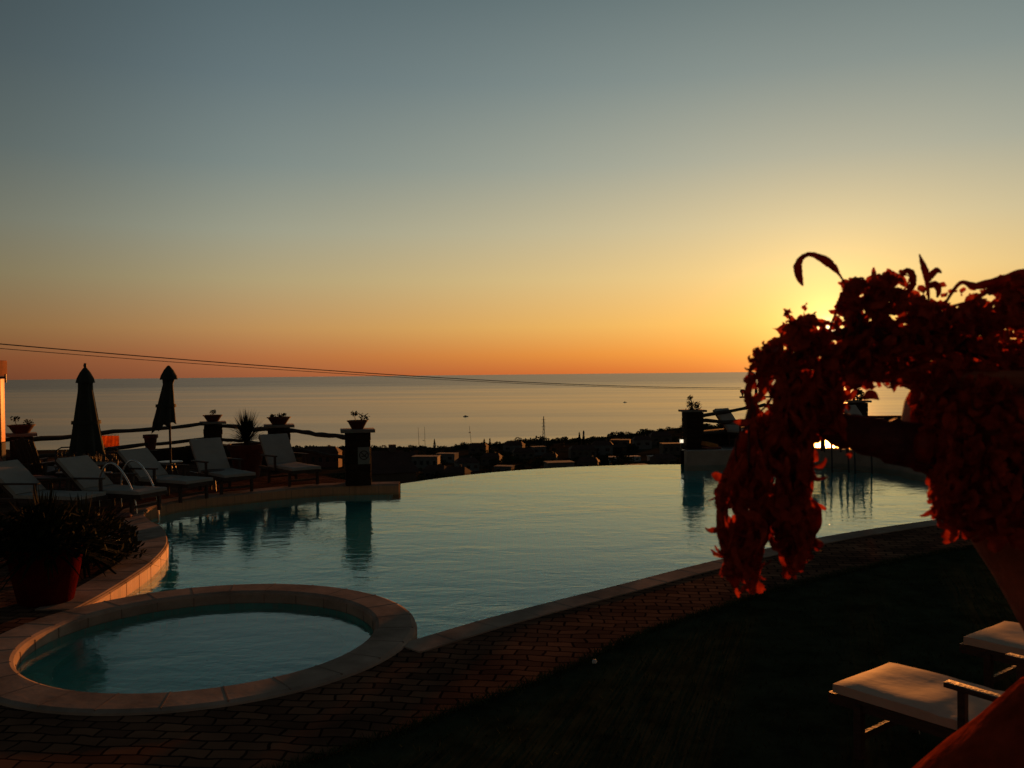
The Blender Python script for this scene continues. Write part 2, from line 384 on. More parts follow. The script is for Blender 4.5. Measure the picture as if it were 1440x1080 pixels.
# paving and lawn
b_line = [P(-200, 1160), P(300, 1100), P(480, 1055), P(620, 1005), P(747, 960), P(835, 922), P(896, 893), P(982, 864), P(1050, 842), P(1180, 806), P(1373, 768), P(1600, 745)]
b_line = smooth_line(b_line, 5)
for p in b_line: p.z = 0
x_end = b_line[-1].x
pave_outer = xy(b_line)+[(x_end, near[-1].y+.0), (near[-1].x+.01, near[-1].y)]
# build as one ring polygon: near side strip + left terrace (simple polygon following hole boundary)
Lz = [(-24, b_line[0].y), (-24, 24.5)]
fence_back = [(-14.5, 24.5), (-8.9, 24.3), (-5.6, 21.2), (-3.4, 18.6), (left_far[0].x, left_far[0].y+.25)]
terr = xy(b_line)+[(x_end+.5, near[-1].y)]+xy(near[::-1])+xy(near_arc[::-1])[1:-1]+xy(left_far[::-1])+fence_back[::-1]+Lz[::-1]
def paver_mat():
    m = bpy.data.materials.new('brick_pavers'); m.use_nodes = True; t = m.node_tree; b = t.nodes['Principled BSDF']
    tcn = t.nodes.new('ShaderNodeTexCoord'); mp = t.nodes.new('ShaderNodeMapping'); mp.inputs['Rotation'].default_value = (0, 0, .12); t.links.new(tcn.outputs['Object'], mp.inputs[0])
    nz = t.nodes.new('ShaderNodeTexNoise'); nz.inputs['Scale'].default_value = 2.5; t.links.new(mp.outputs[0], nz.inputs[0])
    ad = t.nodes.new('ShaderNodeVectorMath'); ad.operation = 'MULTIPLY_ADD'; ad.inputs[1].default_value = (.16, .14, 0); t.links.new(nz.outputs['Color'], ad.inputs[0]); t.links.new(mp.outputs[0], ad.inputs[2])
    br = t.nodes.new('ShaderNodeTexBrick'); br.inputs['Color1'].default_value = (.175, .088, .054, 1); br.inputs['Color2'].default_value = (.09, .047, .031, 1); br.inputs['Mortar'].default_value = (.024, .013, .009, 1)
    br.inputs['Scale'].default_value = 1; br.inputs['Brick Width'].default_value = .21; br.inputs['Row Height'].default_value = .12; br.inputs['Mortar Size'].default_value = .011; br.inputs['Mortar Smooth'].default_value = .4
    t.links.new(ad.outputs[0], br.inputs[0])
    n3 = t.nodes.new('ShaderNodeTexNoise'); n3.inputs['Scale'].default_value = 1.3; n3.inputs['Detail'].default_value = 6; t.links.new(tcn.outputs['Object'], n3.inputs[0])
    cr = t.nodes.new('ShaderNodeValToRGB'); cr.color_ramp.elements[0].color = (.55, .55, .55, 1); cr.color_ramp.elements[0].position = .3; cr.color_ramp.elements[1].color = (1.35, 1.3, 1.25, 1); cr.color_ramp.elements[1].position = .7
    t.links.new(n3.outputs[0], cr.inputs[0]); mu = t.nodes.new('ShaderNodeMix'); mu.data_type = 'RGBA'; mu.blend_type = 'MULTIPLY'; mu.inputs['Factor'].default_value = 1
    t.links.new(br.outputs[0], mu.inputs['A']); t.links.new(cr.outputs[0], mu.inputs['B']); t.links.new(mu.outputs['Result'], b.inputs['Base Color'])
    bp = t.nodes.new('ShaderNodeBump'); bp.inputs['Strength'].default_value = .2; bp.inputs['Distance'].default_value = .002; bp.invert = True
    t.links.new(br.outputs['Fac'], bp.inputs['Height']); t.links.new(bp.outputs[0], b.inputs['Normal']); b.inputs['Roughness'].default_value = .8; b.inputs['Specular IOR Level'].default_value = 0
    return m
M_pave = paver_mat()
struct(sheet('terrace_paving', [terr], 0, M_pave))
M_lawn = mat('lawn_soil', (.030, .034, .018), .95, .5, 3, spec=.0)
lawn = xy(b_line)+[(x_end+14, b_line[-1].y), (x_end+14, -12), (-24, -12), (-24, b_line[0].y)]
struct(sheet('lawn_ground', [lawn], -.006, M_lawn))
# grass blades as stuff
b = MB(); gb = []
for i in range(26000):
    t = R.random()**1.6; y = 3.2+t*11; x = R.uniform(-3.0, 8.5*(.4+y/12))
    # only the lawn side of the boundary
    k = min(range(len(b_line)), key=lambda j: abs(b_line[j].x-x))
    if y > b_line[k].y-.03: continue
    h = R.uniform(.015, .035); w = .003*(1+y/7); a = R.uniform(0, 6.28); l = R.uniform(0, .03)
    dx, dy = math.cos(a)*w, math.sin(a)*w
    b.face([(x-dx, y-dy, -.006), (x+dx, y+dy, -.006), (x+R.uniform(-.03, .03), y+R.uniform(-.03, .03), h)])
for p, q in zip(b_line, b_line[1:]):       # ragged edge along the brick path
    if p.x < -3 or p.x > 9: continue
    for _ in range(int((q-p).length*420)):
        c = p.lerp(q, R.random()); x, y = c.x+R.uniform(-.03, .03), c.y+R.gauss(-.01, .035); a = R.uniform(0, 6.28); w = R.uniform(.003, .006); dx, dy = math.cos(a)*w, math.sin(a)*w
        b.face([(x-dx, y-dy, -.006), (x+dx, y+dy, -.006), (x+R.uniform(-.04, .04), y+R.uniform(-.03, .05), R.uniform(.02, .05))])
tag(b.build('grass', mat('grass_blade', (.042, .052, .022), .9, .4, 4, spec=.0), smooth=False), kind='stuff', label='short dark grass of the lawn beside the brick path', cat='grass')
# small white bit lying on lawn
b = MB(); b.lathe([(.001, 0), (.018, .004), (.02, .016), (.012, .03), (.001, .034)], P(836, 933, .0), 12, caps=False)
tag(b.build('ball', M_rope), 'tiny white ball lying on the dark lawn near the brick path', 'ball')

# right terrace, raised, and its front wall
ZT = .19
pts_r = [p for p in right_far]
wall_r = band('pool_wall', pts_r, .30, -1.3, ZT+.012, M_plaster, 1)
# find side that lies outside the pool
tag(wall_r, 'raised plastered wall with pale coping round the far right end of the large pool', 'pool wall')
rf = xy(right_far)
terr_r = rf+[(rf[-1][0]-.06, rf[-1][1]+.15), (7.9, 27.5), (26, 27.5), (26, rf[0][1]-3), (rf[0][0]+.02, rf[0][1]-3)]
M_deck = mat('wet_tile', (.05, .028, .018), .31, .3, 3, .15, 6, spec=.35)
struct(sheet('right_terrace', [terr_r], ZT, M_deck))
# retaining walls under the terraces
b = MB()
for line in ([(-24, 24.5)]+fence_back, [(rf[-1][0]-.06, rf[-1][1]+.15), (7.9, 27.5), (26, 27.5)]):
    for i in range(len(line)-1):
        p, q = line[i], line[i+1]; zz = 0 if line[0][0] < 0 else ZT
        b.face([(*p, zz), (*q, zz), (*q, -7), (*p, -7)])
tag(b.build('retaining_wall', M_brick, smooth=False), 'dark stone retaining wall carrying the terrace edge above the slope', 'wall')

# ---------------------------------------------------------------- land, sea
ZS = -72.0
sil = [(-900, 640), (-200, 636), (200, 633), (430, 631), (520, 631), (600, 631), (650, 629), (700, 625), (760, 621), (830, 619), (880, 612), (930, 606), (960, 602), (1100, 597), (1300, 592), (1600, 590), (2400, 590)]
def shore(azm):
    x = 720+F*math.tan(max(-1.1, min(1.1, azm)))
    y = sil[-1][1]
    for (xa, ya), (xb, yb) in zip(sil, sil[1:]):
        if xa <= x <= xb: y = ya+(yb-ya)*(x-xa)/(xb-xa); break
    hor = 526-(x-720)*ROLL
    return (CZ-ZS)*F/(y-hor)/math.cos(azm)*(1+.02*noise.noise(Vector((azm*30, 0, 0))))
def tz(x, y):
    r = math.hypot(x, y); s = shore(math.atan2(x, y)); nn = noise.noise(Vector((x/90, y/90, 0)))*4+noise.noise(Vector((x/25, y/25, 3)))*1.2
    if r < 30: return -6.5
    if r < 120: return -6.5-11.5*(r-30)/90+nn*.2*(r-30)/90
    if r < 400: return -18-27*(r-120)/280+nn*.6
    if r < s: return -45+(ZS+1.0+45)*((r-400)/(s-400))**.85+nn*.6*(1-(r-400)/(s-400))
    return max(ZS-14, ZS+1.0-(r-s)*.06)
b = MB(); NA, NR = 130, 90; rows = []
for i in range(NR+1):
    r = 12*(1500/12)**(i/NR); rows.append([b.bm.verts.new((math.sin(a)*r, math.cos(a)*r, tz(math.sin(a)*r, math.cos(a)*r))) for a in [-1.35+2.7*j/NA for j in range(NA+1)]])
for i in range(NR):
    for j in range(NA): b.bm.faces.new((rows[i][j], rows[i][j+1], rows[i+1][j+1], rows[i+1][j]))
struct(b.build('hillside', mat('scrub_ground', (.018, .016, .009), .95, .6, .03, spec=.0, col2=(.05, .042, .026))))
# ground sheet beneath everything
struct(sheet('ground', [[(-70, -60), (70, -60), (70, 40), (-70, 40)]], -7.2, MATS['scrub_ground']))

def sea_mat():
    m = bpy.data.materials.new('sea_water'); m.use_nodes = True; t = m.node_tree; b = t.nodes['Principled BSDF']
    b.inputs['Base Color'].default_value = (.055, .035, .035, 1); b.inputs['IOR'].default_value = 1.33; b.inputs['Specular IOR Level'].default_value = .5
    tcn = t.nodes.new('ShaderNodeTexCoord'); mp = t.nodes.new('ShaderNodeMapping'); mp.inputs['Scale'].default_value = (.0006, .0035, 1); mp.inputs['Rotation'].default_value = (0, 0, .05); t.links.new(tcn.outputs['Object'], mp.inputs[0])
    n = t.nodes.new('ShaderNodeTexNoise'); n.inputs['Scale'].default_value = 1; n.inputs['Detail'].default_value = 7; n.inputs['Roughness'].default_value = .6; n.inputs['Distortion'].default_value = .4; t.links.new(mp.outputs[0], n.inputs[0])
    mr = t.nodes.new('ShaderNodeMapRange'); mr.inputs['From Min'].default_value = .35; mr.inputs['From Max'].default_value = .65; mr.inputs['To Min'].default_value = .17; mr.inputs['To Max'].default_value = .24
    t.links.new(n.outputs[0], mr.inputs[0])
    sp = t.nodes.new('ShaderNodeSeparateXYZ'); t.links.new(tcn.outputs['Object'], sp.inputs[0])     # rougher water offshore
    m3 = t.nodes.new('ShaderNodeMapRange'); m3.interpolation_type = 'SMOOTHSTEP'; m3.inputs['From Min'].default_value = 3000; m3.inputs['From Max'].default_value = 8500; m3.inputs['To Max'].default_value = .09; t.links.new(sp.outputs[1], m3.inputs['Value'])
    a3 = t.nodes.new('ShaderNodeMath'); t.links.new(mr.outputs[0], a3.inputs[0]); t.links.new(m3.outputs[0], a3.inputs[1]); t.links.new(a3.outputs[0], b.inputs['Roughness'])
    m2 = t.nodes.new('ShaderNodeMapping'); m2.inputs['Scale'].default_value = (.03, .09, 1); t.links.new(tcn.outputs['Object'], m2.inputs[0])
    n2 = t.nodes.new('ShaderNodeTexNoise'); n2.inputs['Scale'].default_value = 1; n2.inputs['Detail'].default_value = 5; t.links.new(m2.outputs[0], n2.inputs[0])
    bp = t.nodes.new('ShaderNodeBump'); bp.inputs['Strength'].default_value = 1; bp.inputs['Distance'].default_value = .3; t.links.new(n2.outputs[0], bp.inputs['Height']); t.links.new(bp.outputs[0], b.inputs['Normal'])
    return m
struct(sheet('sea', [[(-90000, 300), (90000, 300), (120000, 120000), (-120000, 120000)]], ZS, sea_mat()))
def on_land(x, y_, r):            # ground point in the direction of pixel column x at distance r
    a = math.atan((x-720)/F); px_, py_ = math.sin(a)*r, math.cos(a)*r
    return Vector((px_, py_, tz(px_, py_)))

# woodland as stuff: leafy crowns made of many small faces
b = MB()
def crown(b, c, rx, rz, n, s):
    for _ in range(n):
        u = Vector((R.gauss(0, 1), R.gauss(0, 1), R.gauss(0, 1))).normalized()*R.uniform(.55, 1.0)
        p = c+Vector((u.x*rx, u.y*rx, u.z*rz)); q = Vector((R.uniform(-1, 1), R.uniform(-1, 1), R.uniform(-1, 1))).normalized(); w = q.orthogonal().normalized(); v = q.cross(w)
        k = s*R.uniform(.6, 1.3); b.face([p-w*k, p+v*k*.7, p+w*k, p-v*k*.7])
for i in range(1150):
    px_ = R.uniform(330, 1480); a = math.atan((px_-720)/F); s = shore(a); t = R.random()
    r = 130+(s-150)*t**.75
    if i < 420: r = s-R.uniform(8, 90)
    x, y = math.sin(a)*r, math.cos(a)*r; h = R.uniform(2.2, 4.6)*(.75+.4*noise.noise(Vector((x/60, y/60, 9))))
    if i % 3 == 0 and px_ < 640: h *= .6
    crown(b, Vector((x, y, tz(x, y)+h*.6)), h*R.uniform(.8, 1.9), h*.8, 90, h*.26)
tag(b.build('woodland', mat('far_foliage', (.035, .036, .018), .95, .6, .08, spec=0), smooth=False), 'dark mass of distant trees and scrub covering the coastal slope', 'woodland', kind='stuff')

# individual cypresses and pines on the shoreline
def tree(name, px_, r, h, w, label, cat='tree', shape='cone'):
    p = on_land(px_, 0, r); root = empty(name, p, 0, label, cat, 'distinct trees on the coastal slope')
    MB().tube([(0, 0, -.5), (.05, 0, h*.5), (0, .02, h*.8)], [h*.03, h*.02, h*.008]).build('trunk', M_log, root)
    b = MB()
    for i in range(260):
        t = R.random()
        rr = (w*(1-t)**.7*min(1, t*6+.4) if shape == 'cone' else w*math.sqrt(max(0, 1-(2*t-1)**2)))*R.uniform(.5, 1.05)
        z = h*(.1+.9*t) if shape == 'cone' else h*(.45+.55*t)
        a = R.uniform(0, 6.28); c = Vector((math.cos(a)*rr, math.sin(a)*rr, z)); k = h*.045*R.uniform(.6, 1.5)
        q = Vector((R.uniform(-1, 1), R.uniform(-1, 1), R.uniform(-1, 1))).normalized(); o_ = q.orthogonal().normalized(); v = q.cross(o_)
        b.face([c-o_*k, c+v*k*.6, c+o_*k, c-v*k*.6+Vector((0, 0, k))])
    b.build('crown', MATS['far_foliage'], root, smooth=False)
    return root
tree('cypress_tree', 814, 820, 12.5, 1.6, 'left of the two close pointed cypresses on the skyline right of the lattice pylon')
tree('cypress_tree', 820, 815, 13.5, 1.6, 'right and taller of the two close pointed cypresses right of the lattice pylon')
tree('cypress_tree', 680, 800, 9.5, 2.2, 'broad dark cypress just right of the leaning lamp mast on the skyline')
tree('cypress_tree', 688, 805, 10, 1.5, 'narrow cypress second to the right of the leaning lamp mast')
tree('cypress_tree', 610, 880, 9, 1.5, 'lone small cypress right of the two thin antenna masts')
tree('pine_tree', 792, 810, 9, 3.6, 'small round pine on the skyline between pylon and paired cypresses', shape='round')
tree('pine_tree', 806, 790, 8.5, 3.6, 'small round pine close left of the paired cypresses', shape='round')
tree('pine_tree', 832, 800, 9, 3.8, 'small round pine close right of the paired cypresses', shape='round')
tree('pine_tree', 728, 850, 8, 4.5, 'wide low pine left of the lattice pylon', shape='round')

# pylon
pb = on_land(764, 0, 760); h = 760*(620-573)/F
root = empty('lattice_pylon', pb, 0, 'tall lattice power pylon on the skyline in the centre of the bay', 'pylon')
b = MB(); n = 9
for sx, sy in ((1, 1), (1, -1), (-1, -1), (-1, 1)): b.tube([(sx*1.5, sy*1.5, 0), (sx*.35, sy*.35, h*.72), (sx*.12, sy*.12, h)], .2, 4)
for i in range(n):
    z0, z1 = h*i/n, h*(i+1)/n; w0 = 1.5-1.25*i/n; w1 = 1.5-1.25*(i+1)/n
    for k, (a_, c_) in enumerate((((1, 1), (1, -1)), ((1, -1), (-1, -1)), ((-1, -1), (-1, 1)), ((-1, 1), (1, 1)))):
        b.tube([(a_[0]*w0, a_[1]*w0, z0), (c_[0]*w1, c_[1]*w1, z1)], .07, 4); b.tube([(c_[0]*w0, c_[1]*w0, z0), (a_[0]*w1, a_[1]*w1, z1)], .07, 4)
b.build('lattice_body', M_iron, root)
for z in (.70, .80, .90): MB().beam((-1.9, 0, h*z), (1.9, 0, h*z), .2, .22).build('crossarm', M_iron, root)
# masts
def mast(px_, r, y0, y1, label, lean=0, dish=False, flood=False, name='antenna_mast'):
    p = on_land(px_, 0, r); top = PD(px_+lean, y0, p.y); h = top.z-p.z; rt = empty(name, p, 0, label, 'mast')
    MB().tube([(0, 0, -1), ((top.x-p.x), 0, h)], [.22, .12], 6).build('pole', M_iron, rt)
    if dish: MB().lathe([(.05, -.15), (.7, .25), (.75, .4)], (top.x-p.x-.9, 0, h*.52), 12).build('dish', M_iron, rt)
    if flood: MB().box((top.x-p.x+.3, 0, h*.8), (1.6, .5, .5), bevel=.05).build('lamp_head', M_iron, rt)
    return rt
mast(589, 700, 601, 630, 'left of two thin antenna masts rising from the shore trees', -1)
mast(597, 700, 600, 630, 'right of two thin antenna masts, carrying a small dish', 0, True)
mast(664, 640, 599, 622, 'leaning street lamp mast on the skyline left of centre', -4, flood=True, name='leaning_mast')

# houses
def house(px_, r, w, d, h, rz, m, label, roofs='flat', nwin=3, name='house', dz=0):
    p = on_land(px_, 0, r); rt = empty(name, p+Vector((0, 0, dz)), rz, label, 'house', 'houses on the coastal slope')
    MB().box((0, 0, h/2-1), (w, d, h+2), bevel=.05).build('wall', m, rt, smooth=False)
    if roofs == 'flat': MB().box((0, 0, h+.15), (w+.5, d+.5, .3)).build('roof', m, rt, smooth=False)
    else:
        b = MB(); W2, D2 = w/2+.4, d/2+.4
        b.face([(-W2, -D2, h), (W2, -D2, h), (W2*.7, 0, h+d*.3), (-W2*.7, 0, h+d*.3)]); b.face([(-W2, D2, h), (W2, D2, h), (W2*.7, 0, h+d*.3), (-W2*.7, 0, h+d*.3)])
        b.face([(-W2, -D2, h), (-W2, D2, h), (-W2*.7, 0, h+d*.3)]); b.face([(W2, -D2, h), (W2, D2, h), (W2*.7, 0, h+d*.3)]); b.face([(-W2, -D2, h-.02), (W2, -D2, h-.02), (W2, D2, h-.02), (-W2, D2, h-.02)])
        ro = b.build('roof', M_roof, rt, smooth=False); MB().box((w*.2, 0, h+d*.3), (.8, .8, 1.4)).build('chimney', m, ro, smooth=False)
    for i in range(nwin):
        MB().box((-w/2+(i+.5)*w/nwin, -d/2-.02, h*.55), (w/nwin*.4, .1, h*.3)).build('window', M_win, rt, smooth=False)
    return rt
house(785, 430, 13, 9, 6.5, .2, M_house, 'pale flat-roofed villa just below the skyline under the lattice pylon', nwin=4)
house(801, 425, 2, 3, 4.0, .1, mat('white_render', (.26, .26, .25), .9, .1, .2), 'small white block beside the right end of the pale villa', nwin=1)
house(826, 470, 11, 8, 4.0, -.2, M_house2, 'low dull house right of the pale villa in front of the cypresses', 'hip', 3)
house(818, 620, 18, 10, 6, .1, M_house2, 'long low house on the slope under the paired cypresses', 'hip', 4)
house(535, 112, 7.0, 8, 6.6, .35, M_house2, 'dark tiled house close behind the fourth pillar at the edge of the pool', 'hip', 3, dz=.6)
house(598, 520, 15, 9, 7.5, -.1, M_house, 'grey flat house under the two thin antenna masts', nwin=4)
house(570, 560, 14, 9, 6, .3, M_house2, 'dull house left of the two thin antenna masts', 'hip')
house(452, 560, 22, 12, 9, 0, mat('red_render', (.08, .03, .022), .9, .2, .1), 'reddish house on the skyline between the third and fourth pillar', 'hip', 5)
house(655, 480, 12, 8, 5, .3, M_house, 'grey house in the trees under the leaning lamp mast', 'hip')
house(640, 330, 9, 7, 4, -.3, M_house2, 'small dark house low on the slope left of centre', 'hip', 2)
house(862, 560, 6, 6, 3, 0, MATS['white_render'], 'leftmost of three tiny pale houses on the dark slope right of centre', 'flat', 1)
house(888, 560, 9, 6, 3, .2, MATS['white_render'], 'middle and widest of three tiny pale houses on the dark slope', 'flat', 2)
house(918, 560, 6, 6, 3, .3, MATS['white_render'], 'rightmost of three tiny pale houses, nearest the right pillar', 'flat', 1)
house(735, 620, 14, 9, 5, .1, M_house2, 'dull house among trees left below the lattice pylon', 'hip', 3)
house(690, 560, 12, 8, 5, -.2, M_house2, 'dull house right below the narrow cypress', 'hip', 3)
house(945, 620, 16, 10, 8, .1, M_house2, 'large dull house on the headland just left of the right pillar', 'flat', 4)
house(850, 340, 10, 7, 3.4, .1, M_house2, 'low dark house near the water line right of the pale villa', 'hip', 3)

extra = [(548, 640, 10, 5, M_house, 'flat', 'small grey house just right of the dark tiled house at the pool edge'), (612, 430, 11, 5, M_house2, 'hip', 'brown hipped house below the lone small cypress'),
 (628, 600, 13, 6, M_house, 'flat', 'grey flat house between the thin masts and the leaning lamp mast'), (672, 700, 14, 6, M_house2, 'hip', 'brown hipped house under the broad dark cypress'),
 (708, 450, 9, 4, M_house, 'flat', 'small grey house between the narrow cypress and the wide low pine'), (722, 720, 16, 6, M_house, 'hip', 'grey hipped house under the wide low pine'),
 (756, 650, 10, 6, M_house, 'flat', 'grey flat house at the foot of the lattice pylon'), (772, 560, 9, 5, M_house2, 'hip', 'brown house just above the pale villa roof'),
 (846, 640, 15, 7, M_house, 'hip', 'grey hipped house right of the small pine beside the paired cypresses'), (872, 760, 16, 6, M_house2, 'flat', 'brown flat house above the leftmost tiny pale house'),
 (902, 700, 14, 7, M_house, 'hip', 'grey house between the middle and right tiny pale houses, higher up'), (928, 780, 18, 7, M_house2, 'hip', 'brown hipped house high on the headland left of the right pillar'),
 (895, 430, 10, 4, M_house, 'flat', 'low grey house close above the water line under the tiny pale houses'), (932, 480, 12, 5, M_house2, 'hip', 'brown house near the water line by the right pillar')]
for px_, r, w_, h_, m_, ro_, lb in extra: house(px_, r, w_, w_*.65, h_, R.uniform(-.4, .4), m_, lb, ro_, 2, dz=.2)

# boats
def boat(x, y, w, label):
    p = P(x, y, ZS); rt = empty('motor_boat', p, R.uniform(-.3, .3), label, 'boat')
    b = MB(); b.prism([(-w/2, -w*.12), (w*.3, -w*.14), (w/2, 0), (w*.3, w*.14), (-w/2, w*.12)], .0, w*.13); b.build('hull', M_iron, rt)
    MB().box((-w*.08, 0, w*.2), (w*.35, w*.16, w*.15), bevel=w*.02).build('cabin', M_iron, rt)
    return rt
boat(655, 586, 9, 'small dark motor boat on the open water above the leaning lamp mast')
boat(879, 566, 9, 'tiny far boat on the water left of the right pillar')

# ---------------------------------------------------------------- overhead cables
def cable(p, q, sag, r, label):
    pts = [p.lerp(q, i/40)+Vector((0, 0, -sag*4*(i/40)*(1-i/40))) for i in range(41)]
    return tag(MB().tube(pts, r, 6).build('overhead_cable', M_cable), label, 'cable', 'overhead cables crossing the sky')
polep = PD(1045, 550, 62)
A1, A2 = PD(-90, 473.5, 21), PD(-90, 478.0, 21)
def bend(A, B, mid):          # sag so that the cable passes the pixel row wanted
    return A, B
cable(PD(-90, 475.5, 30), PD(1042, 545.6, 62), .42, .021, 'upper and thicker of the two black cables falling from left to right across the sky')
cable(PD(-90, 482.6, 30), PD(1042, 547.6, 62), .37, .013, 'lower and thinner of the two black cables falling from left to right across the sky')
rt = empty('utility_pole', Vector((polep.x, 62, tz(polep.x, 62))), 0, 'utility pole with a crossbar and insulators behind the right terrace fence, ending the cables', 'pole')
hp = polep.z-tz(polep.x, 62)
MB().tube([(.9, 0, -1), (.9, 0, hp+.2)], [.14, .1], 8).build('pole', M_iron, rt)
MB().beam((-.25, 0, hp-.42), (1.9, 0, hp-.42), .12, .12).build('crossbar', M_iron, rt)
for x in (-.05, .25):
    MB().lathe([(.03, -.36), (.10, -.12), (.16, -.1), (.16, .08), (.06, .14)], (x, 0, hp), 10).build('insulator', M_iron, rt)

# ---------------------------------------------------------------- pillars, pots, fence
def stone_pillar_at(c, w, h, label, rz=0.0, name='stone_pillar', capw=None, sc=1):
    rt = empty(name, c, rz, label, 'pillar', 'stone pillars round the pool terrace')
    b = MB(); n = 7
    for i in range(n):       # rough courses of stone
        z0 = h*.93*i/n; j = R.uniform(-.006, .006)
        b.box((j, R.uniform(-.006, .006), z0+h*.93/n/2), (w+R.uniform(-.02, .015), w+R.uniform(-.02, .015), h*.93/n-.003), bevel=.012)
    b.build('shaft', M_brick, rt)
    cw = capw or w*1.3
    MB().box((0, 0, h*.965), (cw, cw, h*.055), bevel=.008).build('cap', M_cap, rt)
    return rt
def pot_plant(c, r, h, kind, label, plabel, seed):
    rr = random.Random(seed)
    b = MB(); b.lathe([(r*.55, 0), (r*.62, h*.1), (r*.9, h*.8), (r, h*.86), (r*1.02, h), (r*.93, h), (r*.86, h*.82), (.001, h*.8)], n=24, caps=False)
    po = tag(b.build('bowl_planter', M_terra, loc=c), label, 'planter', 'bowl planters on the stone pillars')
    rt = empty('potted_plant', c+Vector((0, 0, h*.8)), 0, plabel, 'plant')
    lf = MB()
    for x0, hh, rad_ in kind:
        MB().tube([(x0*.7, 0, 0), (x0, 0, hh*.5), (x0*1.05, .01, hh)], .007, 5).build('stem', M_stem, rt)
        for i in range(60):
            u = Vector((rr.gauss(0, 1), rr.gauss(0, 1), rr.gauss(0, 1))).normalized()*rad_*rr.uniform(.3, 1.1)
            p = Vector((x0*1.05, 0, hh))+Vector((u.x*1.15, u.y, u.z*.8)); k = rr.uniform(.016, .036)
            q = Vector((rr.uniform(-1, 1), rr.uniform(-1, 1), rr.uniform(-1, 1))).normalized(); w = q.orthogonal().normalized(); v = q.cross(w)
            lf.face([p-w*k, p+v*k*.5, p+w*k, p-v*k*.5])
    lf.build('foliage', M_green, rt, smooth=False)
def at_d(x, d, z=0): 
    u = (x-720)/F; return Vector((u*d, d, z))      # column x at distance d
pil = [(29, 18.4, .43, 1.09, .56), (298.5, 23.6, .46, 1.03, .66), (391.5, 20.7, .50, 1.09, .68), (502, 18.0, .50, 1.13, .68)]
plab = ['squat stone pillar at far left beside the orange post', 'stone pillar right of the two folded parasols', 'third stone pillar, behind the upright lounger near the pool corner', 'stone pillar with the prohibition sign at the pool corner']
kinds = [[(-.12, .16, .075), (.14, .08, .09)], [(0, .11, .09)], [(-.14, .06, .06), (.03, .07, .07), (.12, .09, .05)], [(-.05, .17, .07), (.13, .10, .095)]]
PC = []
for i, (x, d, w, h, cw) in enumerate(pil):
    c = at_d(x, d); PC.append((c, w, h)); stone_pillar_at(c, w, h, plab[i], rz=-math.atan2(c.x, c.y)+.03, capw=cw)
    names = ['far left pillar by the orange post', 'pillar right of the folded parasols', 'third pillar from the left', 'pillar with the prohibition sign']
    pot_plant(c+Vector((0, 0, h*.993+.004)), [.26, .25, .27, .21][i], .17, kinds[i], 'shallow terracotta bowl on the '+names[i], 'small leafy plant in the bowl on the '+names[i], 40+i)
# sign on pillar 4
c, w, h = PC[3]
_t = -math.atan2(c.x, c.y)+.03
rt = empty('prohibition_sign', c+Vector((math.cos(_t)*.11+math.sin(_t)*(w/2+.03), math.sin(_t)*.11-math.cos(_t)*(w/2+.03), .60)), _t, 'small square sign with a struck-out circle on the pool corner pillar', 'sign')
MB().box((0, 0, 0), (.24, .014, .34), bevel=.003).build('panel', mat('sign_white', (.16, .16, .14), .7, .1), rt)
b = MB(); n = 28
for k in range(n):
    a, a_ = 6.28318*k/n, 6.28318*(k+1)/n
    b.face([(math.cos(a)*.095, -.010, math.sin(a)*.095+.01), (math.cos(a_)*.095, -.010, math.sin(a_)*.095+.01), (math.cos(a_)*.075, -.010, math.sin(a_)*.075+.01), (math.cos(a)*.075, -.010, math.sin(a)*.075+.01)])
b.beam((-.06, -.0105, .07), (.06, -.0105, -.05), .004, .018); b.build('emblem', mat('sign_dark', (.03, .02, .02), .7), rt)
b = MB(); b.beam((-.05, -.0088, -.01), (.045, -.0088, -.01), .002, .022); b.beam((.02, -.0088, .0), (.05, -.0088, .05), .002, .018); b.build('pictogram', MATS['sign_dark'], rt)

def log(a, b_, r, name, parent, seed):
    rr = random.Random(seed); a, b_ = Vector(a), Vector(b_); n = 12; pts = []; rs = []
    for i in range(n+1):
        p = a.lerp(b_, i/n); w = .012*min(1, i, n-i)
        p += Vector((0, rr.uniform(-w, w), rr.uniform(-w, w)+.012*math.sin(i*1.1+seed)*min(1, i, n-i))); pts.append(p); rs.append(r*rr.uniform(.85, 1.2))
    return MB().tube(pts, rs, 8, wob=.06).build(name, M_log, parent)
def fence(p, q, z1, z2, label, s):
    o = Vector((p.x, p.y, 0)); rt = empty('log_fence', o, 0, label, 'fence', 'rough log fences between the pillars')
    a = Vector((0, 0, 0)); e = Vector((q.x-p.x, q.y-p.y, 0))
    log(a+Vector((0, 0, z1[0])), e+Vector((0, 0, z1[1])), .048, 'rail', rt, s)
    if z2: log(a+Vector((0, 0, z2[0])), e+Vector((0, 0, z2[1])), .042, 'rail', rt, s+5)
    return rt
post = at_d(3, 17.6)
fence(at_d(-150, 18), PC[0][0], (.93, .96), (.55, .58), 'log fence running out of frame left of the squat pillar', 1)
fence(PC[0][0], PC[1][0], (.93, .97), (.55, .60), 'long log fence passing behind both folded parasols', 2)
fence(PC[1][0], PC[2][0], (.93, .93), (.58, .60), 'log fence behind the spiky yucca planter', 3)
fence(PC[2][0], PC[3][0], (.97, .92), (.55, .50), 'short log fence between the third pillar and the sign pillar', 4)
# low parapets under the fence
b = MB()
lows = [at_d(-150, 18), PC[0][0], PC[1][0], PC[2][0]]
for p, q in zip(lows, lows[1:]):
    d = (q-p).normalized()*.26; n = 12
    for i in range(n):
        u, v = p.lerp(q, i/n), p.lerp(q, (i+1)/n)
        b.beam((u.x, u.y+.1, .2), (v.x, v.y+.1, .2), .22, .46+R.uniform(-.02, .02))
tag(b.build('parapet', M_brick, smooth=False), 'low rough stone parapet under the log fences on the left', 'wall')

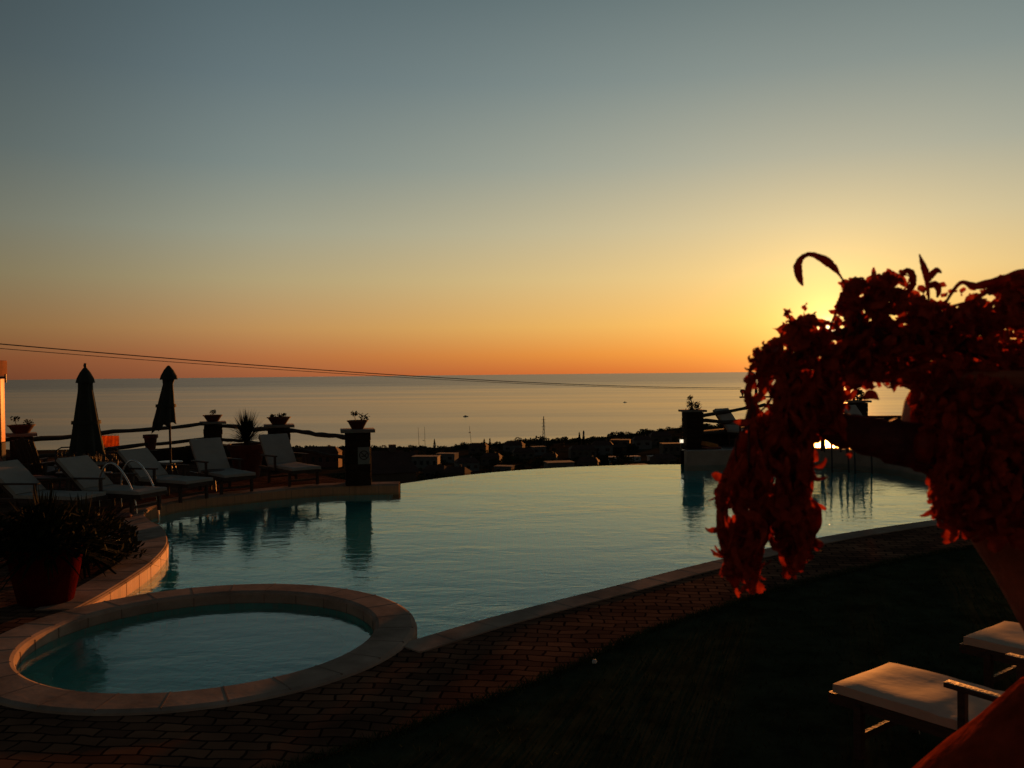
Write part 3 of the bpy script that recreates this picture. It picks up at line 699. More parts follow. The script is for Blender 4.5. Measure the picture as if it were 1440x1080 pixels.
# post at the left edge, sun glow and shade below put into its colours
rt = empty('timber_post', at_d(-3, 17.2), 0, 'square timber post coloured sunlit orange above and shade-dark below at the left edge', 'post')
rot_ = Matrix.Rotation(.20, 3, 'Z')
MB().box((-.03, 0, 1.60), (.22, .22, 1.22), rot_, .01).build('sunlit_upper_shaft', mat('sun_tinted_timber', (.80, .26, .06), .5, .12, 6, .2, 20), rt)
MB().box((-.03, 0, .49), (.23, .23, .98), rot_, .01).build('shaded_lower_shaft', M_log, rt)
b = MB(); b.tube([(-.4, 0, 2.24), (.14, 0, 2.24), (.15, 0, 2.16)], .022, 6); b.tube([(.15, 0, 2.30), (.15, 0, 2.14)], .018, 6); b.build('bracket', M_iron, rt)
MB().box((-.25, .0, 2.42), (.60, .5, .30), bevel=.02).build('awning_end', mat('orange_canvas', (.42, .15, .05), .8, .2, trans=.5), rt)

# ---------------------------------------------------------------- right pillar and fences
c5 = at_d(973.5, 23.62, ZT)
stone_pillar_at(c5, .46, 1.02, 'stone pillar with a bushy plant at the right end of the infinity edge', rz=.12, capw=.60)
rt = empty('potted_plant', c5+Vector((0, 0, 1.02)), 0, 'low bushy plant on top of the right hand pool pillar', 'plant')
lf = MB()
for x0, z0, rr_, n in ((-.03, .12, .14, 150), (-.06, .30, .08, 60), (.14, .10, .11, 90), (.0, .02, .17, 80)):
    for i in range(n):
        u = Vector((R.gauss(0, 1), R.gauss(0, 1), R.gauss(0, 1))).normalized()*rr_*R.uniform(.2, 1.15); p = Vector((x0, 0, z0))+u; p.z = max(.0, p.z)
        k = R.uniform(.02, .045); q = Vector((R.uniform(-1, 1), R.uniform(-1, 1), R.uniform(-1, 1))).normalized(); w = q.orthogonal().normalized(); v = q.cross(w); lf.face([p-w*k, p+v*k*.4, p+w*k, p-v*k*.4])
lf.build('foliage', M_green, rt, smooth=False); MB().tube([(0, 0, 0), (-.04, 0, .28)], .012, 6).build('stem', M_stem, rt)
c6 = at_d(1206, 27.3, ZT)
stone_pillar_at(c6, .46, 1.1, 'stone pillar glimpsed through the gap in the red foliage', capw=.62)
rt = empty('potted_plant', c6+Vector((0, 0, 1.1)), 0, 'leafy plant on the pillar seen through the red foliage', 'plant')
lf = MB(); crown(lf, Vector((0, 0, .16)), .2, .2, 160, .05); lf.build('foliage', M_green, rt, smooth=False)
MB().tube([(0, 0, 0), (0, 0, .2)], .012, 6).build('stem', M_stem, rt)
f5 = at_d(1075, 26.3, ZT)
rt = empty('log_fence', Vector((c5.x, c5.y, ZT)), 0, 'log fence with two crossing rails right of the right hand pillar', 'fence', 'rough log fences between the pillars')
e = Vector((f5.x-c5.x, f5.y-c5.y, 0))
log((0, 0, .80), e+Vector((0, 0, 1.02)), .05, 'rail', rt, 11); log((0, 0, .72), e+Vector((0, 0, .50)), .05, 'rail', rt, 12); log((0, 0, .36), e+Vector((0, 0, .32)), .05, 'rail', rt, 13)
rt = empty('log_fence', Vector((f5.x, f5.y, ZT)), 0, 'log fence behind the red foliage toward the far terrace pillar', 'fence', 'rough log fences between the pillars')
e = Vector((c6.x-f5.x, c6.y-f5.y, 0)); log((0, 0, 1.0), e+Vector((0, 0, .95)), .05, 'rail', rt, 14); log((0, 0, .5), e+Vector((0, 0, .5)), .05, 'rail', rt, 15)
b = MB(); b.beam((c5.x, c5.y+.3, ZT+.2), (f5.x, f5.y+.3, ZT+.2), .25, .4); b.beam((c6.x+.3, c6.y+.2, ZT+.3), (c6.x+9, c6.y, ZT+.3), .25, .6)
tag(b.build('parapet', M_brick, smooth=False), 'low stone parapet behind the loungers on the right terrace', 'wall')
# pavilion roof line at far right seen through gap
rt = empty('garden_lantern', P(958, 633, 0.0)+Vector((0, 0, 0)), 0, 'small lit lantern at the foot of the right hand pillar', 'lamp')
# lantern hangs on the end of pool wall
rt.location = Vector((c5.x-.30, c5.y-.02, .17))
MB().box((0, 0, -.1), (.05, .05, .5), bevel=.005).build('post', M_iron, rt)
lm = bpy.data.materials.new('lantern_glow'); lm.use_nodes = True; lm.node_tree.nodes['Principled BSDF'].inputs['Emission Color'].default_value = (1, .85, .6, 1); lm.node_tree.nodes['Principled BSDF'].inputs['Emission Strength'].default_value = .9
b = MB(); b.box((-.025, 0, .20), (.04, .06, .09), bevel=.008); b.box((.025, 0, .20), (.04, .06, .09), bevel=.008); b.build('lamp_glass', lm, rt)
MB().box((0, 0, .26), (.12, .1, .02), bevel=.004).build('lamp_hood', M_iron, rt)

# ---------------------------------------------------------------- loungers
# local: foot at x=0, head towards -x; width along y
def make_lounger(cush, label, back=52, arms=True, W_=.62, seat_l=1.2, group='loungers on the left terrace', cm=None):
    rt = empty('sun_lounger', (0, 0, 0), 0, label, 'sun lounger', group)
    w = W_/2; th = rad(back); hx = -seat_l; bl = .74
    bx = lambda t, o: Vector((hx-math.cos(th)*t-math.sin(th)*o*-1*0-math.sin(th)*(-o)*-1, 0, .36+math.sin(th)*t+math.cos(th)*o))
    # seat pad
    b = MB()
    nx, ny = 22, 8
    def pad(b, org, ux, uz, length, t):
        top = []; bot = []
        for i in range(nx+1):
            rt_, rb_ = [], []
            for j in range(ny+1):
                s, v = i/nx, j/ny*2-1
                ed = min(1, min(s, 1-s)*nx*.6+.0)**.5 if True else 1
                ev = (1-abs(v)**8)**.5
                bul = t*(.93+.07*ed*ev)+.006*noise.noise(Vector((s*5+org.x, v*2, t*10)))-.006*(abs(math.sin(s*math.pi*4)) < .12)
                p = org+ux*(s*length)+Vector((0, v*w, 0))
                rt_.append(b.bm.verts.new(p+uz*bul)); rb_.append(b.bm.verts.new(p))
            top.append(rt_); bot.append(rb_)
        for i in range(nx):
            for j in range(ny):
                b.bm.faces.new((top[i][j], top[i+1][j], top[i+1][j+1], top[i][j+1])); b.bm.faces.new((bot[i][j], bot[i][j+1], bot[i+1][j+1], bot[i+1][j]))
        for i in range(nx):
            for j in (0, ny): b.bm.faces.new((top[i][j], bot[i][j], bot[i+1][j], top[i+1][j]))
        for j in range(ny):
            for i in (0, nx): b.bm.faces.new((top[i][j], top[i][j+1], bot[i][j+1], bot[i][j]))
    pad(b, Vector((.02, 0, .335)), Vector((-1, 0, 0)), Vector((0, 0, 1)), seat_l, .058)
    b.build('seat_cushion', cush, rt)
    b = MB(); ux = Vector((-math.cos(th), 0, math.sin(th))); uz = Vector((math.sin(th), 0, math.cos(th)))
    pad(b, Vector((hx+.03, 0, .36)), ux, uz, bl, .065); b.build('back_cushion', cush, rt)
    b = MB()
    for s in (-1, 1): b.beam((.05, s*(w-.02), .30), (hx-.45, s*(w-.02), .30), .035, .06)
    for i in range(11): b.beam((-.02-i*.115, -w+.03, .325), (-.02-i*.115, w-.03, .325), .06, .015)
    b.beam((.03, -w, .30), (.03, w, .30), .03, .06); b.build('frame', M_wood, rt, smooth=False)
    b = MB()
    for s in (-1, 1): b.beam(Vector((hx, s*(w-.03), .33)), Vector((hx, s*(w-.03), .33))+ux*(bl+.02), .03, .045)
    for i in range(7): 
        p = Vector((hx, 0, .33))+ux*(.05+i*.11); b.beam(p+Vector((0, -w+.04, 0)), p+Vector((0, w-.04, 0)), .06, .015)
    b.build('back_frame', M_wood, rt, smooth=False)
    for x in (-.14, hx+.06):
        for s in (-1, 1): MB().beam((x, s*(w-.01), 0), (x+.0, s*(w-.01), .31), .05, .045, .004).build('leg', M_wood, rt, smooth=False)
    for x in (-.14, hx+.06): MB().beam((x, -w, .12), (x, w, .12), .025, .04).build('stretcher', M_wood, rt, smooth=False)
    if arms:
        for s in (-1, 1):
            MB().beam((-.66, s*(w+.04), .58), (hx-.18, s*(w+.04), .56), .065, .028, .006).build('armrest', M_wood, rt)
            MB().beam((-.74, s*(w+.03), .28), (-.74, s*(w+.03), .57), .04, .04, .004).build('arm_post', M_wood, rt, smooth=False)
    return rt
def lz(x, y, z=.40): return P(x, y, z)
lo = make_lounger(M_cush, 'white lounger with raised back just left of the third pillar, nearest the pool corner')
def put(o, x, y, dirx, diry, dz=0, z=.40):
    p = P(x, y, z+dz); o.location = (p.x, p.y, dz); o.rotation_euler = (0, 0, math.atan2(diry, dirx))
put(lo, 431, 656, .62, -.78)
G = 'loungers on the left terrace'
def more(x, y, dx, dy, label, src=lo, dz=0, grp=G):
    c = copy_tree(src); put(c, x, y, dx, dy, dz); c['label'] = label; c['group'] = grp; return c
more(337, 665, .66, -.75, 'white lounger with tall raised back left of the yucca planter')
low = make_lounger(M_cush, 'white lounger with half raised back in front of the terracotta pot', back=40)
put(low, 280, 673, .88, -.46)
more(214, 687, .93, -.36, 'white lounger whose seat reaches toward the pool ladder', low)
more(128, 694, .96, -.26, 'long white lounger in the left foreground behind the dark bush', low)
more(196, 700, .90, -.42, 'white lounger low behind the bush, half hidden, by the pool ladder', low) if False else None
pk = make_lounger(M_pink, 'lounger covered with a pinkish towel at the left edge below the squat pillar', back=48)
put(pk, 60, 671, .93, -.34)

# near loungers, bottom right
v1 = make_lounger(M_cushn, 'cream vinyl lounger with wooden arm lit orange on the lawn at the bottom right', back=42, seat_l=1.25, group='loungers on the lawn')
foot = (P(1172, 958, .40)+P(1258, 929, .40))/2
v1.location = (foot.x, foot.y, 0); v1.rotation_euler = (0, 0, math.atan2(.80, -.62))
v2 = dup(v1, (0, 0, 0), 0, 'cream vinyl lounger behind the arm-rested one, cut by the right edge of the view', 'loungers on the lawn')
p2 = P(1358, 893, .40)+Vector((.25, .19, 0)); v2.location = (p2.x, p2.y, 0); v2.rotation_euler = (0, 0, math.atan2(.80, -.62))
tp = P(1288, 992, .33)
b = MB(); b.tube([tp, tp-Vector((.0, 0, .07)), tp-Vector((-.012, .0, .10)), tp-Vector((-.02, 0, .16))], .0035, 5); b.tube([tp-Vector((0, 0, .07)), tp-Vector((.02, 0, .09)), tp-Vector((.018, 0, .13))], .0035, 5)
b.tube([tp-Vector((0, 0, .07)), tp-Vector((-.02, 0, .06)), tp-Vector((-.022, 0, .085)), tp-Vector((0, 0, .075))], .003, 5)
tag(b.build('tie_cord', M_rope), 'thin white tie cord hanging from the cream lounger on the lawn', 'cord')

# right terrace loungers
GR = 'loungers on the right terrace'
for i, (x, y, dx, dy, lb, s_) in enumerate([(1084, 606, .66, -.75, 'white lounger with raised back right of the right hand pillar, partly behind the red leaves', lo),
        (1262, 600, .55, -.83, 'white lounger seen in the gap between the thick stem and the foliage', lo), (1228, 603, .55, -.83, 'low white lounger left of the one in the foliage gap', low)]):
    c = more(x, y, dx, dy, lb, s_, ZT, GR)
    for ch in c.children:
        pass
rt = empty('folded_cushion', P(1012, 633, ZT), .3, 'orange sunlit cushion lying on the pool wall by the right hand pillar', 'cushion')
b = MB(); b.box((0, .5, .10), (.36, .30, .12), Matrix.Rotation(.25, 3, 'Y'), .03); b.build('pad', M_orange, rt)
MB().box((.05, .5, .03), (.40, .34, .05), bevel=.015).build('under_pad', M_pink, rt)

# ---------------------------------------------------------------- parasols
def parasol(c, h, zb, rb, rt_, label, lean=0, skew=0, seed=1, finial=True):
    rr = random.Random(seed); rt = empty('folded_parasol', c, 0, label, 'parasol', 'folded parasols on the left terrace')
    b = MB(); b.tube([(0, 0, 0), (0, 0, h-.05)], .022, 10); b.build('pole', M_log, rt)
    MB().lathe([(.24, 0), (.24, .05), (.06, .08), (.04, .30), (.001, .30)], n=24, caps=False).build('base', M_iron, rt)
    b = MB(); n = 48; rings = []; prof = [(0, rb), (.08, rb*.98), (.3, rb*.82), (.6, rb*.62), (.85, rb*.45), (1, rt_)]
    for t, r in prof:
        z = zb+(h-.24-zb)*t; ring = []
        for j in range(n):
            a = 6.28318*j/n; f = 1+.22*(1-t*.6)*math.cos(8*a+t*1.2)*(.7 if t else 1)
            ring.append(b.bm.verts.new((math.cos(a)*r*f+skew*(1-t)*.12, math.sin(a)*r*f, z+(-.05*math.cos(8*a)+skew*-.10*math.cos(a-.2) if t == 0 else 0))))
        rings.append(ring)
    for i in range(len(rings)-1):
        for j in range(n): b.bm.faces.new((rings[i][j], rings[i][(j+1) % n], rings[i+1][(j+1) % n], rings[i+1][j]))
    b.bm.faces.new(rings[-1])
    b.build('canopy', M_canvas, rt, sharp=80)
    b = MB(); b.lathe([(rt_*1.35, h-.30), (rt_*1.2, h-.22), (rt_*.75, h-.11), (rt_*.28, h-.03), (.012, h-.01)], n=24, flute=.07, fl_n=8); b.build('vent_cap', M_canvas, rt, sharp=70)
    zz_ = zb+(h-.24-zb)*.42; rs_ = rb*.80*1.13; MB().lathe([(rs_, zz_-.03), (rs_+.008, zz_-.03), (rs_+.002, zz_+.03), (rs_-.006, zz_+.03)], (skew*.58*.12, 0, 0), 32, caps=False).build('tie_strap', M_canvas, rt)
    if finial: MB().lathe([(.012, h-.03), (.028, h+.0), (.03, h+.03), (.015, h+.05), (.03, h+.06)], n=10).build('finial', M_iron, rt)
    if lean: rt.rotation_euler = (0, rad(lean), 0)
    return rt
parasol(at_d(121, 16.2), 2.42, .84, .27, .12, 'wide dark folded parasol with a finial, the left one of two', seed=3, lean=-.3)
parasol(at_d(238.5, 18.2), 2.46, 1.20, .215, .13, 'slim dark folded parasol over the fence, the right one of two', lean=-.4, skew=-1, finial=False)

# ---------------------------------------------------------------- planters and other furniture on the left
rt0 = at_d(210.5, 21.6, .45)
b = MB(); b.lathe([(.11, 0), (.145, .26), (.15, .28), (.175, .29), (.175, .37), (.15, .37), (.14, .32), (.001, .31)], n=28, caps=False)
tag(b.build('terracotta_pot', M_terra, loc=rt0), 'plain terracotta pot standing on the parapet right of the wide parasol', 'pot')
yc = at_d(346, 19.6)
b = MB(); b.lathe([(.26, 0), (.36, .55), (.39, .58), (.42, .62), (.42, .72), (.36, .72), (.34, .64), (.001, .62)], n=28, caps=False)
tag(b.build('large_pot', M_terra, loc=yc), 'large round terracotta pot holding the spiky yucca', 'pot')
rt = empty('yucca', yc+Vector((0, 0, .62)), 0, 'spiky yucca with fine upright leaves between the second and third pillar', 'plant')
MB().tube([(0, 0, 0), (0, 0, .22)], [.07, .06], 8).build('trunk', M_log, rt)
b = MB()
for i in range(230):
    a = R.uniform(0, 6.28); el_ = rad(R.uniform(8, 86)); ln = R.uniform(.60, .82); d = Vector((math.cos(a)*math.cos(el_), math.sin(a)*math.cos(el_), math.sin(el_)))
    s = Vector((-math.sin(a), math.cos(a), 0))*.009; p0 = Vector((0, 0, .16)); p1 = p0+d*ln*.55; p2 = p0+d*ln-Vector((0, 0, .16*math.cos(el_)**2)); b.face([p0-s, p0+s, p1+s, p1-s]); b.face([p1-s, p1+s, p2])
b.build('foliage', M_green, rt, smooth=False)

def armchair(c, rz, label):
    rt = empty('wooden_armchair', c, rz, label, 'armchair', 'wooden chairs by the left fence')
    w = .30; b = MB(); b.box((0, 0, .40), (.62, .55, .04), Matrix.Rotation(-.12, 3, 'X')); b.build('seat', M_wood, rt, smooth=False)
    b = MB()
    for i in range(5):
        x = -.22+i*.11; b.beam((x, .24, .36), (x*1.12, .50, 1.08-abs(i-2)*.03), .095, .02)
    b.build('backrest', M_wood, rt, smooth=False)
    for s in (-1, 1):
        MB().beam((s*.34, -.34, .60), (s*.34, .40, .58), .10, .025).build('armrest', M_wood, rt)
        MB().beam((s*.33, -.28, 0), (s*.33, -.28, .59), .06, .05).build('leg', M_wood, rt, smooth=False)
        MB().beam((s*.33, .30, 0), (s*.33, .28, .58), .06, .05).build('leg', M_wood, rt, smooth=False)
    return rt
armchair(P(64, 690), 2.75, 'dark wooden armchair with tall slatted back in front of the squat pillar')
def table(c, r, h, label, m=None, name='round_table'):
    rt = empty(name, c, 0, label, 'table'); MB().lathe([(.001, h-.03), (r, h-.03), (r+.008, h-.015), (r, h), (.001, h)], n=32, caps=False).build('tabletop', m or M_wood, rt)
    for k in range(4):
        a = k*1.5708+.6; MB().tube([(math.cos(a)*r*.75, math.sin(a)*r*.75, 0), (math.cos(a)*r*.3, math.sin(a)*r*.3, h-.03)], .017, 6).build('leg', M_iron, rt)
    return rt
M_ptab = mat('plastic_top', (.22, .21, .19), .35, .1)
table(at_d(112, 15.6), .42, .70, 'round table under the wide folded parasol')
table(P(240, 678), .24, .44, 'small pale side table between the two reclining loungers', M_ptab, 'side_table')
table(P(300, 690), .22, .40, 'small side table beside the lounger left of the yucca', M_wood, 'side_table')
table(P(128, 782), .33, .20, 'low white table behind the big dark foreground bush', M_ptab, 'low_table')
def bistro(c, rz, label):
    rt = empty('lattice_chair', c, rz, label, 'chair', 'lattice garden chairs'); b = MB()
    b.lathe([(.001, .43), (.21, .43), (.22, .445), (.21, .46), (.001, .46)], n=20, caps=False); b.build('seat', M_iron, rt)
    b = MB(); w = .2
    b.tube([(-w, .2, .44), (-w, .27, .84), (-.1, .28, .90), (.1, .28, .90), (w, .27, .84), (w, .2, .44)], .014, 6)
    for i in range(5): 
        x = -.16+i*.08; b.tube([(x, .205, .46), (x*.8-.04, .275, .86)], .007, 5); b.tube([(x, .205, .46), (x*.8+.04, .275, .86)], .007, 5)
    for z in (.55, .66, .76): b.tube([(-w, .2+(z-.44)*.17, z), (w, .2+(z-.44)*.17, z)], .008, 5)
    b.build('backrest', M_iron, rt)
    for k in range(4):
        a = k*1.5708+.785; MB().tube([(math.cos(a)*.17, math.sin(a)*.17, .44), (math.cos(a)*.24, math.sin(a)*.24, 0)], .012, 6).build('leg', M_iron, rt)
    return rt
ch = bistro(at_d(94, 16.6), .5, 'open lattice garden chair left of the wide parasol')
dup(ch, at_d(138, 16.4), -.5, 'open lattice garden chair right of the wide parasol', 'lattice garden chairs')
dup(ch, at_d(122, 17.4), 0.05, 'open lattice garden chair behind the wide parasol', 'lattice garden chairs')
# slatted bench with glowing screen behind
bc = at_d(163, 18.6)
rt = empty('slatted_bench', bc, 0, 'slatted bench with upright back rods below the glowing screen', 'bench')
MB().box((0, 0, .42), (.80, .42, .035), bevel=.006).build('seat', M_wood, rt)
b = MB(); b.beam((-.40, .2, .62), (.42, .2, .64), .03, .05)
for i in range(18): b.beam((-.38+i*.045, .2, .43), (-.38+i*.045, .2, .62), .014, .014)
b.build('backrest', M_wood, rt, smooth=False)
for sx in (-1, 1):
    for sy in (-1, 1): MB().beam((sx*.36, sy*.17, 0), (sx*.36, sy*.17, .41), .045, .045).build('leg', M_wood, rt, smooth=False)
gc = PD(155.5, 616, 21.2)
rt = empty('slatted_screen', Vector((gc.x, gc.y, .46)), -.2, 'small slatted screen glowing orange in the sunlight under the top rail', 'screen')
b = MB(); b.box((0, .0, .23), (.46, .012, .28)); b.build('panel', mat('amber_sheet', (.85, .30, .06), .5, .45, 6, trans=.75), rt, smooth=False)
b = MB()
for i in range(13): b.beam((-.22+i*.037, -.02, .0), (-.22+i*.037, -.02, .42), .009, .009)
b.build('slats', M_wood, rt, smooth=False)

# foreground bush in a big pot, bottom left
pc = Vector((-4.62, 8.75, 0))
b = MB(); b.lathe([(.22, 0), (.25, .02), (.31, .3), (.335, .46), (.36, .48), (.365, .56), (.33, .56), (.30, .50), (.001, .48)], n=36, caps=False)
tag(b.build('large_pot', mat('dark_terracotta', (.06, .005, .002), .85, .3, 7, .3, 25, spec=0), loc=pc), 'big terracotta pot with sunlit red edge in the left foreground beside the whirlpool', 'pot')
def bush(c, label, n, rr_, hh, name='agave_bush'):
    rt = empty(name, c, 0, label, 'plant'); b = MB()
    for i in range(n):
        a = R.uniform(0, 6.28); e0 = rad(R.uniform(5, 85)); ln = R.uniform(.6, 1)*rr_; d = Vector((math.cos(a)*math.cos(e0), math.sin(a)*math.cos(e0), math.sin(e0)*hh/rr_)); s = Vector((-math.sin(a), math.cos(a), 0))
        prev = None; w0 = R.uniform(.012, .03)
        for j in range(6):
            t = j/5; p = Vector((d.x*ln*t, d.y*ln*t, d.z*ln*t-.35*ln*t*t*math.cos(e0))); w = s*w0*(1-t**2)*1.0+s*.002
            cur = (p-w, p+w)
            if prev: b.face([prev[0], prev[1], cur[1], cur[0]])
            prev = cur
    for i in range(n*9):
        u = Vector((R.gauss(0, 1), R.gauss(0, 1), abs(R.gauss(0, 1)))).normalized()*R.uniform(.25, .85); p = Vector((u.x*rr_*.8, u.y*rr_*.8, u.z*hh*.8)); k = R.uniform(.02, .06)
        q = Vector((R.uniform(-1, 1), R.uniform(-1, 1), R.uniform(-1, 1))).normalized(); w = q.orthogonal().normalized(); v = q.cross(w); b.face([p-w*k, p+v*k*.4, p+w*k, p-v*k*.4])
    b.build('foliage', M_green, rt, smooth=False)
    MB().tube([(0, 0, -.1), (0, 0, hh*.3)], .05, 8).build('stem', M_log, rt)
bush(pc+Vector((0, 0, .5)), 'dark bushy plant spilling from the big terracotta pot in the left foreground', 300, .85, .70)
bush(Vector((-5.0, 10.3, .12)), 'dark spreading bush between the big pot and the loungers', 260, 1.0, .85)
bush(Vector((-6.5, 10.2, .12)), 'dark bush at the left edge behind the big pot', 220, .9, .9)
b = MB()
c_ = P(174, 727, 0.015)
b.lathe([(.001, .0), (.11, .002), (.13, .02), (.11, .05), (.05, .07), (.001, .07)], (c_.x, c_.y, .012), 18, caps=False, wob=.006)
tag(b.build('towel', M_pink), 'small crumpled pink towel on the pool edge by the ladder', 'towel')

# pool ladders
def ladder(c, rz, label, z0=0):
    rt = empty('pool_ladder', c, rz, label, 'pool ladder', 'steel pool ladders')
    for s in (-1, 1):
        MB().tube(smooth_line([(-.62, s*.24, 0), (-.60, s*.24, .55), (-.42, s*.24, .80), (-.2, s*.24, .74), (.05, s*.24, .42), (.16, s*.24, 0), (.18, s*.24, -.9)], 5), .016, 8).build('handrail', M_metal, rt)
    b = MB()
    for z in (-.3, -.55, -.8): b.box((.17, 0, z), (.09, .46, .025), bevel=.004)
    b.build('step', M_metal, rt)
    return rt
ladder(P(200, 722)+Vector((-.12, .2, 0)), -.35, 'curved steel pool ladder at the left end of the large pool')
def rail_pair(px, y, lab):
    p = P(px, y, ZT); rt = empty('pool_ladder', p, 0, lab, 'pool ladder', 'steel pool ladders')
    for s in (-1, 1): MB().tube(smooth_line([(s*.20, .25, 0), (s*.20, .2, .62), (s*.20, .0, .72), (s*.20, -.2, .55), (s*.20, -.3, -1.1)], 5), .022, 8).build('handrail', M_iron, rt)
    b = MB()
    for z in (-.55, -.8): b.box((0, -.3, z), (.40, .09, .03))
    b.build('step', M_iron, rt)
rail_pair(1176, 637, 'dark pool ladder left below the thick stem on the far pool wall')
rail_pair(1208, 638, 'dark pool ladder right below the thick stem on the far pool wall')
# furniture silhouettes in the sun glint
armchair(P(1157, 632, ZT), .5, 'dark wooden chair against the sun glint on the right terrace')
table(P(1128, 632, ZT), .3, .45, 'low round table beside the chair in the sun glint on the right terrace')

# ---------------------------------------------------------------- foreground urn, plinth and withered plant
D0 = 2.25
ua = PD(1512, 560, D0+.12)                      # urn axis
def uz_(y): return PD(1512, y, D0+.12).z
k_ = (D0+.12)/F
prof_px = [(52, 958), (54, 946), (46, 936), (50, 918), (62, 900), (80, 862), (106, 812), (134, 765), (160, 728), (182, 690), (204, 650), (226, 600), (220, 565), (212, 548), (228, 540), (232, 528), (222, 520), (206, 524), (200, 548), (196, 575), (1, 578)]
b = MB(); b.lathe([(r*k_, uz_(y)-uz_(958)) for r, y in prof_px], n=64, caps=False, wob=.0012)
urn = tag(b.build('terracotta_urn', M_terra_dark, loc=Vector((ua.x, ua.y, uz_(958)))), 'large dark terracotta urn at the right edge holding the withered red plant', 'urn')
zt = uz_(958)
b = MB(); n = 64
prf = [(.66, -zt)]+[(r*k_, uz_(y)-zt) for r, y in ((290, 1270), (262, 1205), (222, 1140), (178, 1090), (135, 1045), (95, 1000), (70, 970), (52, 958))]+[(.001, 0)]
rings = []
for r, z in prf:
    rings.append([b.bm.verts.new((math.cos(6.28318*j/n)*(r+.014*noise.noise(Vector((math.cos(6.28318*j/n)*6, math.sin(6.28318*j/n)*6, z*9)))+.006*noise.noise(Vector((math.cos(6.28318*j/n)*25, math.sin(6.28318*j/n)*25, z*30)))), math.sin(6.28318*j/n)*r, z)) for j in range(n)])
for i in range(len(rings)-1):
    for j in range(n): b.bm.faces.new((rings[i][j], rings[i][(j+1) % n], rings[i+1][(j+1) % n], rings[i+1][j]))
tag(b.build('urn_plinth', mat('rough_plinth', (.20, .03, .012), .9, .4, 9, .5, 22, spec=.0), loc=Vector((ua.x, ua.y, zt-.002))), 'rounded rough reddish plinth under the urn in the bottom right corner', 'plinth')

plant = empty('withered_plant', Vector((ua.x, ua.y, uz_(578))), 0, 'withered red-brown trailing plant hanging over the pool view at the right', 'plant')
po = plant.location.copy()
lc = lambda x, y, d: PD(x, y, d)-po
# thick arm of the plant
b = MB()
b.tube(smooth_line([lc(1400, 640, D0+.06), lc(1340, 642, D0), lc(1290, 628, D0-.02), lc(1245, 618, D0-.02), lc(1205, 609, D0), lc(1168, 598, D0+.02), lc(1130, 555, D0), lc(1100, 520, D0)], 5), [x*D0/F for x in ([34]*5+[34]*5+[31]*5+[27]*5+[25]*5+[22]*5+[12]*5+[5])], 14, wob=.07)
b.tube(smooth_line([lc(1400, 500, D0+.05), lc(1330, 480, D0), lc(1250, 470, D0-.02), lc(1180, 470, D0), lc(1120, 500, D0), lc(1085, 560, D0)], 5), [x*D0/F for x in ([12]*5+[11]*5+[9]*5+[7]*5+[6]*5+[4])], 12, wob=.08)
b.build('trunk', M_stem, plant)
def inpoly(x, y, pl):
    c = False; j = len(pl)-1
    for i in range(len(pl)):
        if (pl[i][1] > y) != (pl[j][1] > y) and x < (pl[j][0]-pl[i][0])*(y-pl[i][1])/(pl[j][1]-pl[i][1])+pl[i][0]: c = not c
        j = i
    return c
main = [(1060,490),(1082,477),(1100,470),(1100,442),(1110,438),(1118,452),(1126,436),(1138,430),(1150,442),(1160,452),(1176,452),(1178,430),(1180,400),(1196,388),(1225,388),(1250,381),(1270,382),(1280,400),(1288,418),(1310,424),(1340,420),(1370,408),(1410,398),(1440,388),(1475,380),(1475,590),(1300,590),(1287,575),(1288,545),(1242,545),(1215,548),(1188,562),(1183,580),(1180,620),(1150,640),(1143,690),(1140,715),(1148,740),(1158,760),(1150,772),(1138,775),(1132,800),(1108,806),(1095,770),(1088,742),(1078,742),(1070,780),(1068,825),(1035,828),(1010,812),(1022,790),(1012,745),(1006,700),(1014,672),(1030,655),(1046,620),(1058,590),(1062,545),(1050,530)]
urnleaf = [(1284,525),(1286,590),(1310,640),(1312,680),(1318,712),(1345,738),(1400,745),(1475,760),(1475,525)]
gaps = [(a_, b_, c_*.8, d_*.8) for a_, b_, c_, d_ in [(1078,562,13,16),(1166,465,6,5),(1151,466,4,4),(1224,566,20,12),(1027,720,6,7),(1050,713,6,7),(1046,780,4,7),(1083,760,7,20),(1252,428,9,7),(1262,443,5,4),(1212,440,4,5),(1225,450,3,3),(1260,405,8,4),(1132,716,3,8),(1072,620,3,6),(1087,675,4,14),(1240,392,5,3),(1350,425,8,4),(1390,420,14,5),(1104,487,3,2),(1168,484,4,2),(1210,416,5,4),(1155,625,16,18),(1247,572,16,28)]]
leaves = MB()
def leaf(mb, p, d, ln, w, curl, twist, up=None):
    d = d.normalized(); s = d.orthogonal().normalized(); s.rotate(Matrix.Rotation(R.uniform(0, 6.28), 3, d)); prev = None; q = p.copy(); n = 7
    ax = s.copy()
    for j in range(n+1):
        t = j/n; ww = w*(math.sin(math.pi*min(1, t*.82+.10))**.8)*(1+R.uniform(-.28, .28)); nn = d.cross(s).normalized()
        cur = (mb.bm.verts.new(q-s*ww+nn*ww*.5), mb.bm.verts.new(q), mb.bm.verts.new(q+s*ww+nn*ww*.5))
        if prev:
            mb.bm.faces.new((prev[0], prev[1], cur[1], cur[0])); mb.bm.faces.new((prev[1], prev[2], cur[2], cur[1]))
        prev = cur
        d.rotate(Matrix.Rotation(curl/n, 3, s)); d.rotate(Matrix.Rotation(twist/n*.3, 3, Vector((0, 0, 1)))); s.rotate(Matrix.Rotation(twist/n, 3, d)); q = q+d*(ln/n)
def px2m(v, dd): return v*dd/F
def blocked(x, y, m=2):
    return not inpoly(x, y, main) or any(((x-gx)/(rx+m))**2+((y-gy)/(ry+m))**2 < 1 for gx, gy, rx, ry in gaps)
